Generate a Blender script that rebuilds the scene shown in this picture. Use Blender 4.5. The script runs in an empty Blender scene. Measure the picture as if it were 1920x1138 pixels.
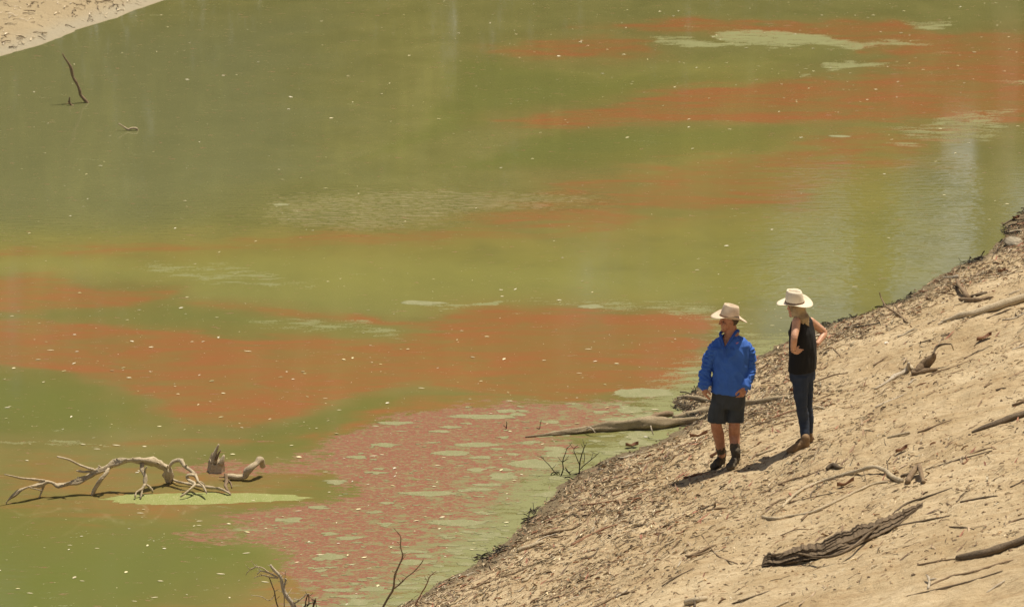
import bpy, math, random
import numpy as np
from mathutils import Vector, Matrix, noise as _noise
_mn = _noise.noise
R = math.radians
random.seed(7); rng = np.random.default_rng(7)
sc = bpy.context.scene
col = sc.collection

# ------------------------------------------------------------------ camera, world, sun
CH, PITCH, HF = 13.5, 16.0, 15.0
F_PX = 960 / math.tan(R(HF / 2))
cd = bpy.data.cameras.new('camera'); cam = bpy.data.objects.new('camera', cd); col.objects.link(cam)
cam.location = (0, 0, CH); cam.rotation_euler = (R(90 - PITCH), 0, 0)
cd.sensor_width = 36; cd.angle = R(HF); cd.clip_start = 0.5; cd.clip_end = 3000
cd.dof.use_dof = True; cd.dof.focus_distance = 42.5; cd.dof.aperture_fstop = 4.5
sc.camera = cam
SUN_EL, SUN_AZ = 72.0, 47.0      # azimuth from +Y towards +X
w = bpy.data.worlds.new('World'); sc.world = w; w.use_nodes = True
nt = w.node_tree; bg = nt.nodes['Background']
sky = nt.nodes.new('ShaderNodeTexSky'); sky.sky_type = 'NISHITA'; sky.sun_disc = False
sky.sun_elevation = R(SUN_EL); sky.sun_rotation = R(SUN_AZ); sky.dust_density = 3.0
# thin white cloud and heat haze, thicker towards the horizon all the way round
_tc = nt.nodes.new('ShaderNodeTexCoord'); _mp = nt.nodes.new('ShaderNodeMapping'); _mp.inputs['Scale'].default_value = (1, 1, 3.5); nt.links.new(_tc.outputs['Generated'], _mp.inputs[0])
_n = nt.nodes.new('ShaderNodeTexNoise'); _n.inputs['Scale'].default_value = 2.2; _n.inputs['Detail'].default_value = 6; nt.links.new(_mp.outputs[0], _n.inputs['Vector'])
_sx = nt.nodes.new('ShaderNodeSeparateXYZ'); nt.links.new(_tc.outputs['Generated'], _sx.inputs[0])
_h = nt.nodes.new('ShaderNodeMapRange'); nt.links.new(_sx.outputs[2], _h.inputs[0]); _h.inputs[1].default_value = 0; _h.inputs[2].default_value = .50; _h.inputs[3].default_value = .42; _h.inputs[4].default_value = -.45
_a = nt.nodes.new('ShaderNodeMath'); _a.operation = 'ADD'; nt.links.new(_n.outputs['Fac'], _a.inputs[0]); nt.links.new(_h.outputs[0], _a.inputs[1])
_r = nt.nodes.new('ShaderNodeMapRange'); nt.links.new(_a.outputs[0], _r.inputs[0]); _r.inputs[1].default_value = .45; _r.inputs[2].default_value = .85; _r.inputs[4].default_value = .9
_mx = nt.nodes.new('ShaderNodeMix'); _mx.data_type = 'RGBA'; nt.links.new(_r.outputs[0], _mx.inputs[0]); nt.links.new(sky.outputs[0], _mx.inputs[6]); _mx.inputs[7].default_value = (28, 28.5, 29.3, 1)
nt.links.new(_mx.outputs[2], bg.inputs[0]); bg.inputs[1].default_value = 0.055
sd = bpy.data.lights.new('sun', 'SUN'); sd.energy = 5.0; sd.angle = R(0.53); sd.color = (1, .93, .80)
so = bpy.data.objects.new('sun', sd); col.objects.link(so)
sv = Vector((math.sin(R(SUN_AZ)) * math.cos(R(SUN_EL)), math.cos(R(SUN_AZ)) * math.cos(R(SUN_EL)), math.sin(R(SUN_EL))))
so.rotation_euler = sv.to_track_quat('Z', 'Y').to_euler(); so.location = (20, 40, 40)
sc.view_settings.view_transform = 'Standard'; sc.view_settings.look = 'None'
sc.view_settings.exposure = 0.12; sc.view_settings.gamma = 1.0
sc.view_settings.use_white_balance = True; sc.view_settings.white_balance_temperature = 7000; sc.view_settings.white_balance_tint = 10

# ------------------------------------------------------------------ maths helpers
sp, cp = math.sin(R(PITCH)), math.cos(R(PITCH))
FW = Vector((0, cp, -sp)); UP = Vector((0, sp, cp)); RT = Vector((1, 0, 0))
def ray(px, py):
    return (FW + RT * ((px - 960) / F_PX) + UP * ((569 - py) / F_PX))
def at_y(px, py, Y):                      # point of the ray at depth Y
    d = ray(px, py); t = Y / d.y
    return Vector((0, 0, CH)) + d * t
def at_z(px, py, z=0.0):
    d = ray(px, py); t = (z - CH) / d.z
    return Vector((0, 0, CH)) + d * t
def proj(x, y, z):                        # arrays -> photo pixels, used to author the map of the algae
    dz = z - CH
    f = y * cp - dz * sp; u = y * sp + dz * cp
    return 960 + F_PX * x / f, 569 - F_PX * u / f

_T = np.random.default_rng(11).random((256, 256))
def vn(x, y):
    xi = np.floor(x).astype(int); yi = np.floor(y).astype(int)
    fx = x - xi; fy = y - yi
    fx = fx * fx * (3 - 2 * fx); fy = fy * fy * (3 - 2 * fy)
    g = lambda a, b: _T[a & 255, b & 255]
    return (g(xi, yi) * (1 - fx) + g(xi + 1, yi) * fx) * (1 - fy) + (g(xi, yi + 1) * (1 - fx) + g(xi + 1, yi + 1) * fx) * fy
def fbm(x, y, o=4):
    s = 0; a = .5; t = 0
    for i in range(o):
        s = s + a * vn(x * 2 ** i + 17.3 * i, y * 2 ** i + 9.1 * i); t += a; a *= .5
    return s / t * 2 - 1
def sstep(a, b, x):
    t = np.clip((x - a) / (b - a), 0, 1); return t * t * (3 - 2 * t)

# near shoreline traced on the water plane
SH = [(740,1138),(800,1108),(870,1072),(925,1035),(965,985),(1010,955),(1050,908),(1110,878),(1170,850),(1240,822),(1290,790),(1272,752),
      (1340,705),(1420,662),(1500,630),(1560,605),(1640,582),(1715,548),(1762,522),(1800,500),(1858,470),(1882,440),(1892,415),(1920,390)]
SHW = [at_z(*p) for p in SH]
YS = np.array([p.y for p in SHW]); XS = np.array([p.x for p in SHW])
for i in range(1, len(YS)): YS[i] = max(YS[i], YS[i-1] + .05)
YS = np.concatenate([[-200, 20], YS, [60, 72, 90, 400]]); XS = np.concatenate([[-120, -9.8], XS, [11.5, 18, 32, 420]])
FS = [at_z(0,108), at_z(60,88), at_z(130,62), at_z(200,40), at_z(270,14), at_z(320,-4)]
YF = np.array([-200, 30, 50] + [p.y for p in FS] + [74, 80, 86, 92, 98]); XF = np.array([-160, -24, -13.5] + [p.x for p in FS] + [-2, 3, 12, 34, 420])
def pnear(x, y):
    wob = .12 * fbm(x * 1.7, y * 1.7, 3) + .05 * fbm(x * 7, y * 7, 2)
    return (x - np.interp(y, YS, XS)) * .86 + wob
def pfar(x, y):
    wob = .12 * fbm(x * 1.3 + 5, y * 1.3, 3)
    return (np.interp(y, YF, XF) - x) * .86 + wob
def Hf(x, y):
    x = np.asarray(x, float); y = np.asarray(y, float)
    p = pnear(x, y); q = pfar(x, y)
    zn = np.interp(p, [-60, -4, 0, .5, 2, 8, 20, 30, 200], [-3, -1.2, 0, .12, .58, 2.5, 10.2, 11.8, 12.5])
    zf = np.interp(q, [-60, -4, 0, 2, 8, 20, 40, 200], [-3, -1.2, 0, .5, 1.9, 3.6, 4.2, 5.0])
    # coordinates along / across the contour
    a = x * .47 + y * .88; b = x * .88 - y * .47
    rel = .05 * fbm(a * .5, b * .9, 3) + .022 * fbm(a * 1.8 + 40, b * 4.5, 3)
    fine = .014 * fbm(a * 9, b * 16, 3) + .010 * np.clip(fbm(a * 20 + 3, b * 30, 2), 0, 1)
    kn = sstep(-.1, .8, p); kf = sstep(-.1, .8, q)
    zn = zn + kn * rel + sstep(-.3, .3, p) * fine * (.5 + .8 * sstep(-.2, .5, fbm(a * .8, b * 1.3, 2)))
    zf = zf + kf * rel * 1.5 + sstep(-.3, .3, q) * fine
    return np.maximum(zn, zf)
def H1(x, y): return float(Hf(np.array([x]), np.array([y]))[0])
def G(px, py, lift=0.0):                  # where the photo ray meets the ground (or the water)
    d = ray(px, py); t0 = (10.5 - CH) / d.z; t1 = (0 - CH) / d.z
    ts = np.linspace(t0, t1, 400)
    X = d.x * ts; Y = d.y * ts; Z = CH + d.z * ts
    hh = np.maximum(Hf(X, Y), 0)
    k = np.argmax(Z <= hh + 1e-6)
    if Z[k] > hh[k] + 1e-6: k = 399
    ta, tb = ts[max(k - 1, 0)], ts[k]
    for _ in range(12):
        tm = (ta + tb) / 2
        if CH + d.z * tm > max(H1(d.x * tm, d.y * tm), 0): ta = tm
        else: tb = tm
    return Vector((d.x * tb, d.y * tb, CH + d.z * tb + lift))

# ------------------------------------------------------------------ object helpers
def tag(o, label=None, cat=None, group=None, kind=None):
    if label: o['label'] = label
    if cat: o['category'] = cat
    if group: o['group'] = group
    if kind: o['kind'] = kind
    return o
def empty(name, loc, label, cat, group=None):
    o = bpy.data.objects.new(name, None); col.objects.link(o); o.location = loc; o.empty_display_size = .2
    return tag(o, label, cat, group)
class MB:
    def __init__(s): s.v = []; s.f = []
    def add(s, v, f):
        n = len(s.v); s.v += [tuple(p) for p in v]; s.f += [tuple(i + n for i in q) for q in f]; return s
    def build(s, name, mat, parent=None, origin=None, smooth=True):
        if origin is None: origin = Vector(s.v[0]) if parent is None else parent.location
        origin = Vector(origin)
        me = bpy.data.meshes.new(name)
        me.from_pydata([(p[0]-origin.x, p[1]-origin.y, p[2]-origin.z) for p in s.v], [], s.f)
        me.materials.append(mat)
        if smooth: me.polygons.foreach_set('use_smooth', [True] * len(me.polygons))
        o = bpy.data.objects.new(name, me); col.objects.link(o)
        if parent is None: o.location = origin
        else:
            o.parent = parent
            if parent.parent is not None or parent.type == 'MESH': pass
        me.update(); return o
def np_mesh(name, V, F, mat, attrs=None, smooth=True, loc=(0,0,0)):
    """V (n,3), F (m,k) arrays with k = 3 or 4"""
    me = bpy.data.meshes.new(name); n, m, k = len(V), len(F), F.shape[1]
    me.vertices.add(n); me.vertices.foreach_set('co', (V - np.array(loc)).astype(np.float32).ravel())
    me.loops.add(m * k); me.loops.foreach_set('vertex_index', F.astype(np.int32).ravel())
    me.polygons.add(m); me.polygons.foreach_set('loop_start', np.arange(0, m * k, k, dtype=np.int32))
    me.polygons.foreach_set('loop_total', np.full(m, k, dtype=np.int32))
    me.polygons.foreach_set('use_smooth', np.full(m, smooth, dtype=bool))
    me.update(calc_edges=True)
    for an, av in (attrs or {}).items():
        if av.ndim == 1:
            a = me.attributes.new(an, 'FLOAT', 'POINT'); a.data.foreach_set('value', av.astype(np.float32))
        else:
            a = me.attributes.new(an, 'FLOAT_COLOR', 'POINT')
            c = np.ones((n, 4), np.float32); c[:, :3] = av; a.data.foreach_set('color', c.ravel())
    me.materials.append(mat)
    o = bpy.data.objects.new(name, me); col.objects.link(o); o.location = loc
    return o
def grid_faces(nx, ny):
    i = np.arange(nx * ny).reshape(ny, nx)
    return np.stack([i[:-1, :-1], i[:-1, 1:], i[1:, 1:], i[1:, :-1]], -1).reshape(-1, 4)

def catmull(P, rad, sub):
    P = [Vector(p) for p in P]; out = []; ro = []
    n = len(P)
    for i in range(n - 1):
        p0 = P[max(i-1, 0)]; p1 = P[i]; p2 = P[i+1]; p3 = P[min(i+2, n-1)]
        for k in range(sub):
            t = k / sub
            out.append(.5 * ((2*p1) + (p2-p0)*t + (2*p0-5*p1+4*p2-p3)*t*t + (3*p1-p0-3*p2+p3)*t**3)); ro.append(rad[i]*(1-t)+rad[i+1]*t)
    out.append(P[-1]); ro.append(rad[-1]); return out, ro
def tube(mb, P, rad, sides=8, sub=3, rough=.12, wob=.0, seed=0, cap=True):
    rr = random.Random(seed + int(abs(P[0][0]) * 1000))
    if not isinstance(rad, (list, tuple)): rad = [rad] * len(P)
    if len(rad) != len(P): rad = list(np.interp(np.linspace(0, 1, len(P)), np.linspace(0, 1, len(rad)), rad))
    if sub > 1: P, rad = catmull(P, rad, sub)
    else: P = [Vector(p) for p in P]
    n = len(P); V = []; F = []
    T = [(P[min(i+1, n-1)] - P[max(i-1, 0)]).normalized() for i in range(n)]
    N = T[0].orthogonal().normalized()
    lump = [rr.uniform(-1, 1) for _ in range(sides)]; arc = 0; so_ = rr.uniform(0, 100); rm_ = max(rad)
    for i in range(n):
        if i: arc += (P[i] - P[i-1]).length
        N = (N - T[i] * N.dot(T[i])); N = N.normalized() if N.length > 1e-6 else T[i].orthogonal().normalized()
        B = T[i].cross(N); z_ = arc / (rm_ * 9 + 1e-6)
        c = P[i] + (N * _mn(Vector((z_ * 2.2, so_, 3))) + B * _mn(Vector((z_ * 2.2, so_, 9)))) * (wob * 3 * rad[i])
        rk = rad[i] * (1 + rough * 1.6 * _mn(Vector((z_ * 2.6, so_, 0))))
        for k in range(sides):
            a = 2 * math.pi * k / sides
            r_ = rk * (1 + rough * (.35 * lump[k] + 1.5 * _mn(Vector((math.cos(a) * 1.6, math.sin(a) * 1.6, z_ * 1.5 + so_))) + .9 * _mn(Vector((math.cos(a) * 4, math.sin(a) * 4, z_ * 5 + so_)))))
            V.append(c + N * math.cos(a) * r_ + B * math.sin(a) * r_)
    for i in range(n - 1):
        for k in range(sides):
            k2 = (k + 1) % sides
            F.append((i*sides+k, i*sides+k2, (i+1)*sides+k2, (i+1)*sides+k))
    if cap:
        F.append(tuple(range(sides-1, -1, -1))); F.append(tuple((n-1)*sides + k for k in range(sides)))
    mb.add(V, F); return mb

# ------------------------------------------------------------------ materials
def newmat(name):
    m = bpy.data.materials.new(name); m.use_nodes = True
    t = m.node_tree; return m, t, t.nodes['Principled BSDF']
class NB:
    def __init__(s, t): s.t = t
    def n(s, typ, **kw):
        x = s.t.nodes.new(typ)
        for k, v in kw.items(): setattr(x, k, v)
        return x
    def l(s, a, b): s.t.links.new(a, b)
    def coord(s, scale=(1,1,1), rot=(0,0,0), out='Object'):
        tc = s.n('ShaderNodeTexCoord'); mp = s.n('ShaderNodeMapping')
        mp.inputs['Scale'].default_value = scale; mp.inputs['Rotation'].default_value = rot
        s.l(tc.outputs[out], mp.inputs[0]); return mp.outputs[0]
    def noise(s, vec, scale, detail=4, rough=.55, dist=0):
        x = s.n('ShaderNodeTexNoise'); s.l(vec, x.inputs['Vector'])
        x.inputs['Scale'].default_value = scale; x.inputs['Detail'].default_value = detail
        x.inputs['Roughness'].default_value = rough; x.inputs['Distortion'].default_value = dist
        return x.outputs['Fac']
    def mr(s, v, a, b, c=0., d=1.):
        x = s.n('ShaderNodeMapRange'); x.inputs[1].default_value = a; x.inputs[2].default_value = b
        x.inputs[3].default_value = c; x.inputs[4].default_value = d; s.l(v, x.inputs[0]); return x.outputs[0]
    def math(s, op, a, b=None, clamp=False):
        x = s.n('ShaderNodeMath', operation=op); x.use_clamp = clamp
        for i, v in enumerate((a, b)):
            if v is None: continue
            if isinstance(v, (int, float)): x.inputs[i].default_value = v
            else: s.l(v, x.inputs[i])
        return x.outputs[0]
    def mix(s, f, a, b):
        x = s.n('ShaderNodeMix', data_type='RGBA')
        for i, v in ((0, f), (6, a), (7, b)):
            if isinstance(v, (int, float)): x.inputs[i].default_value = v
            elif isinstance(v, tuple): x.inputs[i].default_value = (*v, 1)
            else: s.l(v, x.inputs[i])
        return x.outputs[2]
    def attr(s, name, out='Fac'):
        x = s.n('ShaderNodeAttribute'); x.attribute_name = name; return x.outputs[out]
    def bump(s, h, strength, dist, bsdf, normal=None):
        x = s.n('ShaderNodeBump'); x.inputs['Distance'].default_value = dist
        if isinstance(strength, (int, float)): x.inputs['Strength'].default_value = strength
        else: s.l(strength, x.inputs['Strength'])
        s.l(h, x.inputs['Height'])
        if normal is not None: s.l(normal, x.inputs['Normal'])
        if bsdf is not None: s.l(x.outputs[0], bsdf.inputs['Normal'])
        return x.outputs[0]

def wood_mat(name, c1, c2, c3, scale=1.0, bump=.7):
    m, t, b = newmat(name); q = NB(t)
    v = q.coord((1, 1, 1))
    v2 = q.coord((9, 2.2, 9), (.2, .1, -.5))
    n1 = q.noise(v, 4 * scale, 5, .6); n2 = q.noise(v2, 9 * scale, 6, .7, .4); n3 = q.noise(v, 60 * scale, 3)
    c = q.mix(q.mr(n1, .35, .65), c1, c2)
    c = q.mix(q.mr(n2, .5, .72), c, c3)
    q.l(c, b.inputs['Base Color']); b.inputs['Roughness'].default_value = .85
    h = q.math('ADD', n2, q.math('MULTIPLY', n3, .4))
    q.bump(h, bump, .02, b); return m
M = {}
M['driftwood'] = wood_mat('driftwood', (.44,.36,.24), (.56,.47,.33), (.22,.16,.10))
M['palewood'] = wood_mat('palewood', (.42,.36,.27), (.55,.48,.38), (.25,.19,.13))
M['darkwood'] = wood_mat('darkwood', (.10,.072,.045), (.17,.125,.08), (.035,.025,.017))
M['brownwood'] = wood_mat('brownwood', (.20,.135,.08), (.30,.215,.13), (.08,.05,.03))
M['redbark'] = wood_mat('redbark', (.24,.11,.06), (.33,.19,.11), (.10,.05,.03))
M['logwood'] = wood_mat('logwood', (.30,.235,.145), (.42,.34,.22), (.09,.068,.042), 1.6)
M['blackwood'] = wood_mat('blackwood', (.035,.030,.022), (.06,.05,.035), (.015,.012,.01))

# ground
m, t, b = newmat('bank_soil'); q = NB(t)
v = q.coord(); va = q.coord((1, 1, 1), (0, 0, R(-62)))
vs = q.n('ShaderNodeMapping'); vs.inputs['Scale'].default_value = (1, 4, 1); vs.inputs['Rotation'].default_value = (0, 0, R(-61.5))
q.l(q.n('ShaderNodeTexCoord').outputs['Object'], vs.inputs[0]); vs = vs.outputs[0]
big = q.noise(v, .8, 6, .68); mid = q.noise(vs, 1.6, 6, .65, .3); fine = q.noise(v, 14, 6, .7); grain = q.noise(v, 70, 3, .7)
streak = q.noise(vs, 6, 6, .72, .6)
c = q.mix(q.mr(big, .35, .65), (.47,.36,.215), (.66,.54,.36))
c = q.mix(q.mr(mid, .45, .75, 0, .7), c, (.38,.255,.135))
c = q.mix(q.mr(fine, .5, .72, 0, .75), c, (.30,.20,.11))
c = q.mix(q.mr(streak, .56, .68, 0, .8), c, (.24,.165,.09))
c = q.mix(q.mr(grain, .60, .72, 0, .6), c, (.16,.11,.065))
c = q.mix(q.mr(grain, .40, .28, 0, .45), c, (.68,.53,.33))
wet = q.attr('wet'); c = q.mix(q.mr(wet, 0, .8, 0, .9), c, (.17,.135,.085))
litter = q.attr('litter'); c = q.mix(q.math('MULTIPLY', litter, q.mr(fine, .46, .60, 0, .7)), c, (.24,.18,.12))
far = q.attr('farbank'); c = q.mix(q.math('MULTIPLY', far, .8), c, (.38,.31,.20))
rim = q.attr('rim'); c = q.mix(rim, c, (.40,.36,.27))
q.l(c, b.inputs['Base Color']); b.inputs['Roughness'].default_value = .95; b.inputs['Specular IOR Level'].default_value = .15
h = q.math('ADD', q.math('MULTIPLY', fine, 1.0), q.math('MULTIPLY', grain, .5)); h = q.math('ADD', h, q.math('MULTIPLY', streak, .9))
q.bump(h, .9, .035, b); M['soil'] = m

# ------------------------------------------------------------------ ground sheet
def axis(segs):
    a = [np.linspace(s, e, max(int(round(abs(e - s) / d)), 1), endpoint=False) for s, e, d in segs]
    return np.concatenate(a + [[segs[-1][1]]])
gx = axis([(-900,-200,100), (-200,-40,10), (-40,-12,1.4), (-12,-5,.12), (-5,-2.5,.2), (-2.5,9.3,.035), (9.3,12,.12), (12,40,1.2), (40,200,10), (200,900,100)])
gy = axis([(-300,-20,20), (-20,30,1.2), (30,34,.15), (34,54,.048), (54,59,.12), (59,68,.10), (68,100,1), (100,200,8), (200,1500,100)])
X, Y = np.meshgrid(gx, gy); Z = Hf(X.ravel(), Y.ravel())
pn = pnear(X.ravel(), Y.ravel()); pf = pfar(X.ravel(), Y.ravel())
xr, yr = X.ravel(), Y.ravel()
ca = xr * .47 + yr * .88; cb = xr * .88 - yr * .47
def litter_density(x, y, p):
    a = x * .47 + y * .88; b_ = x * .88 - y * .47
    pat = sstep(-.25, .45, fbm(a * .7, b_ * 1.3, 3)); line = sstep(.05, .45, fbm(a * .6 + 9, b_ * 3.5, 3))
    band = np.exp(-((p - .6) / (.60 + .9 * (1 - sstep(36, 44, y)))) ** 2) * .8
    return np.clip(band * (.35 + .65 * pat) + .20 * line * np.exp(-p / 5) + .10 * pat * np.exp(-p / 4), 0, 1) * sstep(-.02, .12, p)
at = dict(wet=np.maximum(1 - sstep(.02, .42, pn), 0) * (pn > -3), litter=litter_density(xr, yr, pn) * .9,
          farbank=(pf > -1).astype(float), rim=np.exp(-((pf - .12) / .22) ** 2) * .9)
ground = np_mesh('ground', np.stack([X.ravel(), Y.ravel(), Z], 1), grid_faces(len(gx), len(gy)), M['soil'], at)
tag(ground, kind='structure', label='dry sandy river bank sloping down to the water')

# ------------------------------------------------------------------ water
def poly_sd(px, py, poly, ky=3.0):
    """signed distance, negative inside, photo pixels with the depth axis stretched back"""
    P = np.array(poly, float); P[:, 1] *= ky; y = py * ky
    d = np.full(px.shape, 1e9); ins = np.zeros(px.shape, bool)
    for i in range(len(P)):
        a = P[i]; b_ = P[(i + 1) % len(P)]; e = b_ - a
        tt = np.clip(((px - a[0]) * e[0] + (y - a[1]) * e[1]) / (e @ e + 1e-9), 0, 1)
        d = np.minimum(d, np.hypot(px - a[0] - tt * e[0], y - a[1] - tt * e[1]))
        if abs(e[1]) > 1e-9:
            ins ^= ((a[1] > y) != (b_[1] > y)) & (px < e[0] * (y - a[1]) / e[1] + a[0])
    return np.where(ins, -d, d)
wx = axis([(-900,-40,80), (-40,-11,2), (-11,11,.05), (11,40,2), (40,900,80)])
wy = axis([(-300,20,30), (20,34,1), (34,68,.085), (68,110,2), (110,1500,120)])
X, Y = np.meshgrid(wx, wy); x, y = X.ravel(), Y.ravel()
inb = (y > 30) & (y < 72)
PX, PY = proj(x, np.maximum(y, 5), 0 * x)
wa = fbm(x * .6, y * .7, 4); wb = fbm(x * .5 + 31, y * .7 + 7, 4); wc = fbm(x * 3, y * 3.2, 3); wd = fbm(x * 2 + 9, y * 3 + 3, 3)
QX = PX + 90 * wa + 40 * wc; QY = PY + 13 * wb + 6 * wd
def layer(polys, kk=1.0):
    r = np.zeros(x.shape)
    for s, soft, poly in polys:
        sdv = poly_sd(QX, QY, poly); r = np.maximum(r, s * (1 - sstep(-soft * kk, soft * kk, sdv)))
    return r * inb
RED_ZONES = [
 (.92, 22, [(900,224),(1010,212),(1100,206),(1180,190),(1300,165),(1380,152),(1500,150),(1600,132),(1700,110),(1760,85),(1860,60),(1960,50),(1960,225),(1850,235),(1700,228),(1560,232),(1300,230),(1100,236),(950,236)]),
 (.85, 12, [(1120,52),(1240,47),(1330,35),(1420,45),(1640,45),(1760,62),(1900,60),(1960,120),(1700,108),(1640,95),(1560,72),(1330,62),(1200,62)]),
 (.75, 20, [(930,100),(1000,85),(1100,70),(1170,75),(1250,105),(1180,112),(1000,112)]),
 (.66, 45, [(1120,335),(1250,310),(1400,272),(1520,242),(1850,235),(1760,300),(1600,330),(1500,385),(1300,400),(1200,440),(900,450),(640,465),(700,445),(880,410),(1050,350)]),
 (.58, 25, [(-150,474),(200,462),(500,445),(640,428),(900,430),(700,466),(560,462),(300,477),(-150,494)]),
 (.97, 30, [(-150,600),(60,600),(160,612),(300,622),(420,632),(520,628),(600,640),(700,640),(760,618),(820,590),(900,579),(1100,577),(1200,582),(1310,590),(1330,650),(1290,700),(1200,745),(1050,755),(900,735),(780,720),(650,740),(560,775),(470,800),(340,795),(280,775),(290,745),(200,705),(100,690),(-150,680)]),
 (.88, 25, [(-150,520),(100,520),(170,540),(300,537),(330,550),(280,575),(150,580),(-150,590)]),
 (.85, 14, [(360,573),(530,572),(600,585),(700,600),(900,600),(900,612),(700,612),(600,606),(480,590)]),
 (.75, 25, [(780,742),(900,735),(1050,748),(900,760),(800,775),(700,800),(640,830),(600,845),(640,800)]),
 (.55, 20, [(-20,838),(300,816),(480,822),(650,805),(620,832),(400,835),(200,838)]),
 (.50, 50, [(20,850),(260,860),(380,872),(520,860),(600,880),(620,930),(500,960),(300,980),(100,990),(-20,960)]),
 (.60, 40, [(300,1150),(480,1090),(600,1040),(900,1060),(700,1170)]),
]
red = layer(RED_ZONES, 1.7); veil = layer(RED_ZONES, 4.5)
pink = layer([
 (1, 22, [(560,868),(650,835),(700,800),(790,772),(880,757),(1150,755),(1230,760),(1180,800),(1000,815),(1060,835),(1060,860),(1020,905),(985,960),(940,1000),(880,1040),(790,1085),(720,1138),(640,1190),(450,1180),(580,1100),(560,1040),(480,1000),(430,968),(560,952),(630,930),(600,890)]),
 (.8, 12, [(320,872),(400,862),(520,872),(580,866),(560,882),(470,890),(330,885)]),
 (.6, 18, [(300,1000),(420,985),(520,1000),(600,1010),(560,1022),(350,1015)]),
], 2.0)
mat_ = layer([
 (.95, 16, [(1160,74),(1240,68),(1330,72),(1500,82),(1440,90),(1300,84),(1190,82)]),
 (1.0, 12, [(1310,58),(1400,54),(1470,62),(1560,68),(1640,82),(1620,92),(1540,86),(1400,78),(1330,66)]),
 (.75, 12, [(1560,78),(1680,72),(1740,78),(1680,86),(1600,86)]),
 (.95, 9, [(1560,116),(1630,112),(1700,118),(1660,123),(1590,124)]),
 (.8, 9, [(1500,142),(1540,134),(1560,132),(1530,146)]),
 (.75, 12, [(1650,44),(1740,43),(1755,52),(1680,54)]),
 (.85, 10, [(1800,156),(1880,150),(1960,152),(1960,162),(1850,161)]),
 (.62, 26, [(1660,244),(1740,236),(1800,205),(1900,205),(1900,235),(1880,255),(1800,264),(1700,258)]),
 (.7, 10, [(1650,268),(1700,262),(1750,262),(1730,270),(1680,274)]),
 (.8, 10, [(740,566),(800,566),(900,572),(1000,566),(960,578),(840,577)]),
 (.55, 20, [(200,498),(240,485),(300,492),(420,488),(520,520),(600,545),(300,520)]),
 (.62, 26, [(440,605),(520,600),(640,598),(760,640),(600,626),(500,622)]),
 (.62, 40, [(980,572),(1150,560),(1330,565),(1420,610),(1360,660),(1330,640),(1300,600),(1150,578)]),
 (.50, 12, [(-50,838),(120,828),(300,822),(300,828),(60,842)]),
 (.45, 20, [(440,985),(600,975),(560,1000),(470,1005)]),
])
mat_ *= .84
gold = layer([(1, 90, [(-150,420),(700,440),(1300,400),(1500,250),(1700,250),(1700,560),(1300,580),(700,560),(-150,500)]),(.7, 60, [(1250,240),(1500,240),(1500,330),(1200,340)]),(.7,60,[(1000,130),(1500,110),(1500,160),(1100,190)])], 1.5)
cool = layer([(1, 120, [(-150,60),(600,20),(620,330),(300,420),(-150,430)])], 1.5)
pshore = -pnear(x, y)
mat_ = np.maximum(mat_, (1 - sstep(.0, 1.0, pshore)) * sstep(-.6, .3, pshore + .3) * .85 * (1 - sstep(44.5, 47, y)) * inb)
film = layer([
 (.8, 40, [(-150,498),(200,488),(600,482),(900,498),(1300,530),(1300,575),(1100,570),(800,592),(600,592),(400,566),(300,532),(-150,515)]),
 (.5, 40, [(420,600),(760,600),(840,640),(620,660)]),
])
fresh = layer([
 (1, 60, [(-150,930),(300,960),(440,1000),(560,1060),(420,1110),(250,1200),(-150,1200)]),
 (.8, 40, [(-150,685),(150,695),(280,750),(270,800),(-150,830)]),
 (.9, 40, [(560,790),(700,735),(900,740),(800,775),(640,835),(560,860),(400,850)]),
 (.5, 40, [(-150,525),(300,560),(800,640),(400,640),(-150,590)]),
 (.6, 40, [(900,100),(1100,160),(1400,140),(1200,185),(900,215),(700,300)]),
 (.7, 40, [(1000,240),(1500,238),(1400,275),(1150,320),(900,320)]),
 (.7, 20, [(560,880),(640,900),(620,940),(430,960),(520,890)]),
])
rip = layer([(1, 60, [(560,372),(700,362),(900,362),(1000,368),(1120,372),(1140,384),(1000,392),(880,404),(760,424),(640,434),(520,420)]),
             (.3, 90, [(-150,420),(200,395),(560,370),(640,430),(300,450),(-150,455)]),
             (.15, 90, [(1400,420),(1500,300),(1800,300),(1920,400),(1700,545),(1550,600),(1380,560)])])
calm = np.clip(np.maximum(mat_, pink * .9), 0, 1)
m, t, b = newmat('murky_water'); q = NB(t)
v = q.coord((1, .9, 1)); vf = q.coord((1, 1.3, 1))
aR, aP, aM, aF, aG, aW = [q.attr(k) for k in ('red', 'pink', 'matt', 'film', 'fresh', 'ripple')]
n_s = q.noise(v, 1.1, 5, .6, .4); n_m = q.noise(vf, 5, 6, .65, .5); n_f = q.noise(vf, 26, 5, .65, .2); n_g = q.noise(v, 70, 3, .7)
c = q.mix(q.mr(n_s, .3, .7), (.140,.140,.050), (.178,.172,.064))
c = q.mix(q.math('MULTIPLY', q.attr('gold'), q.mr(n_s, .3, .7, .4, .9)), c, (.205,.198,.055))
c = q.mix(q.math('MULTIPLY', q.attr('cool'), .6), c, (.135,.145,.075))
c = q.mix(q.math('MULTIPLY', aG, q.mr(n_s, .2, .7, .5, 1.)), c, (.122,.142,.038))
c = q.mix(q.math('MULTIPLY', aF, q.mr(n_g, .42, .62)), c, (.225,.225,.075))
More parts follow.
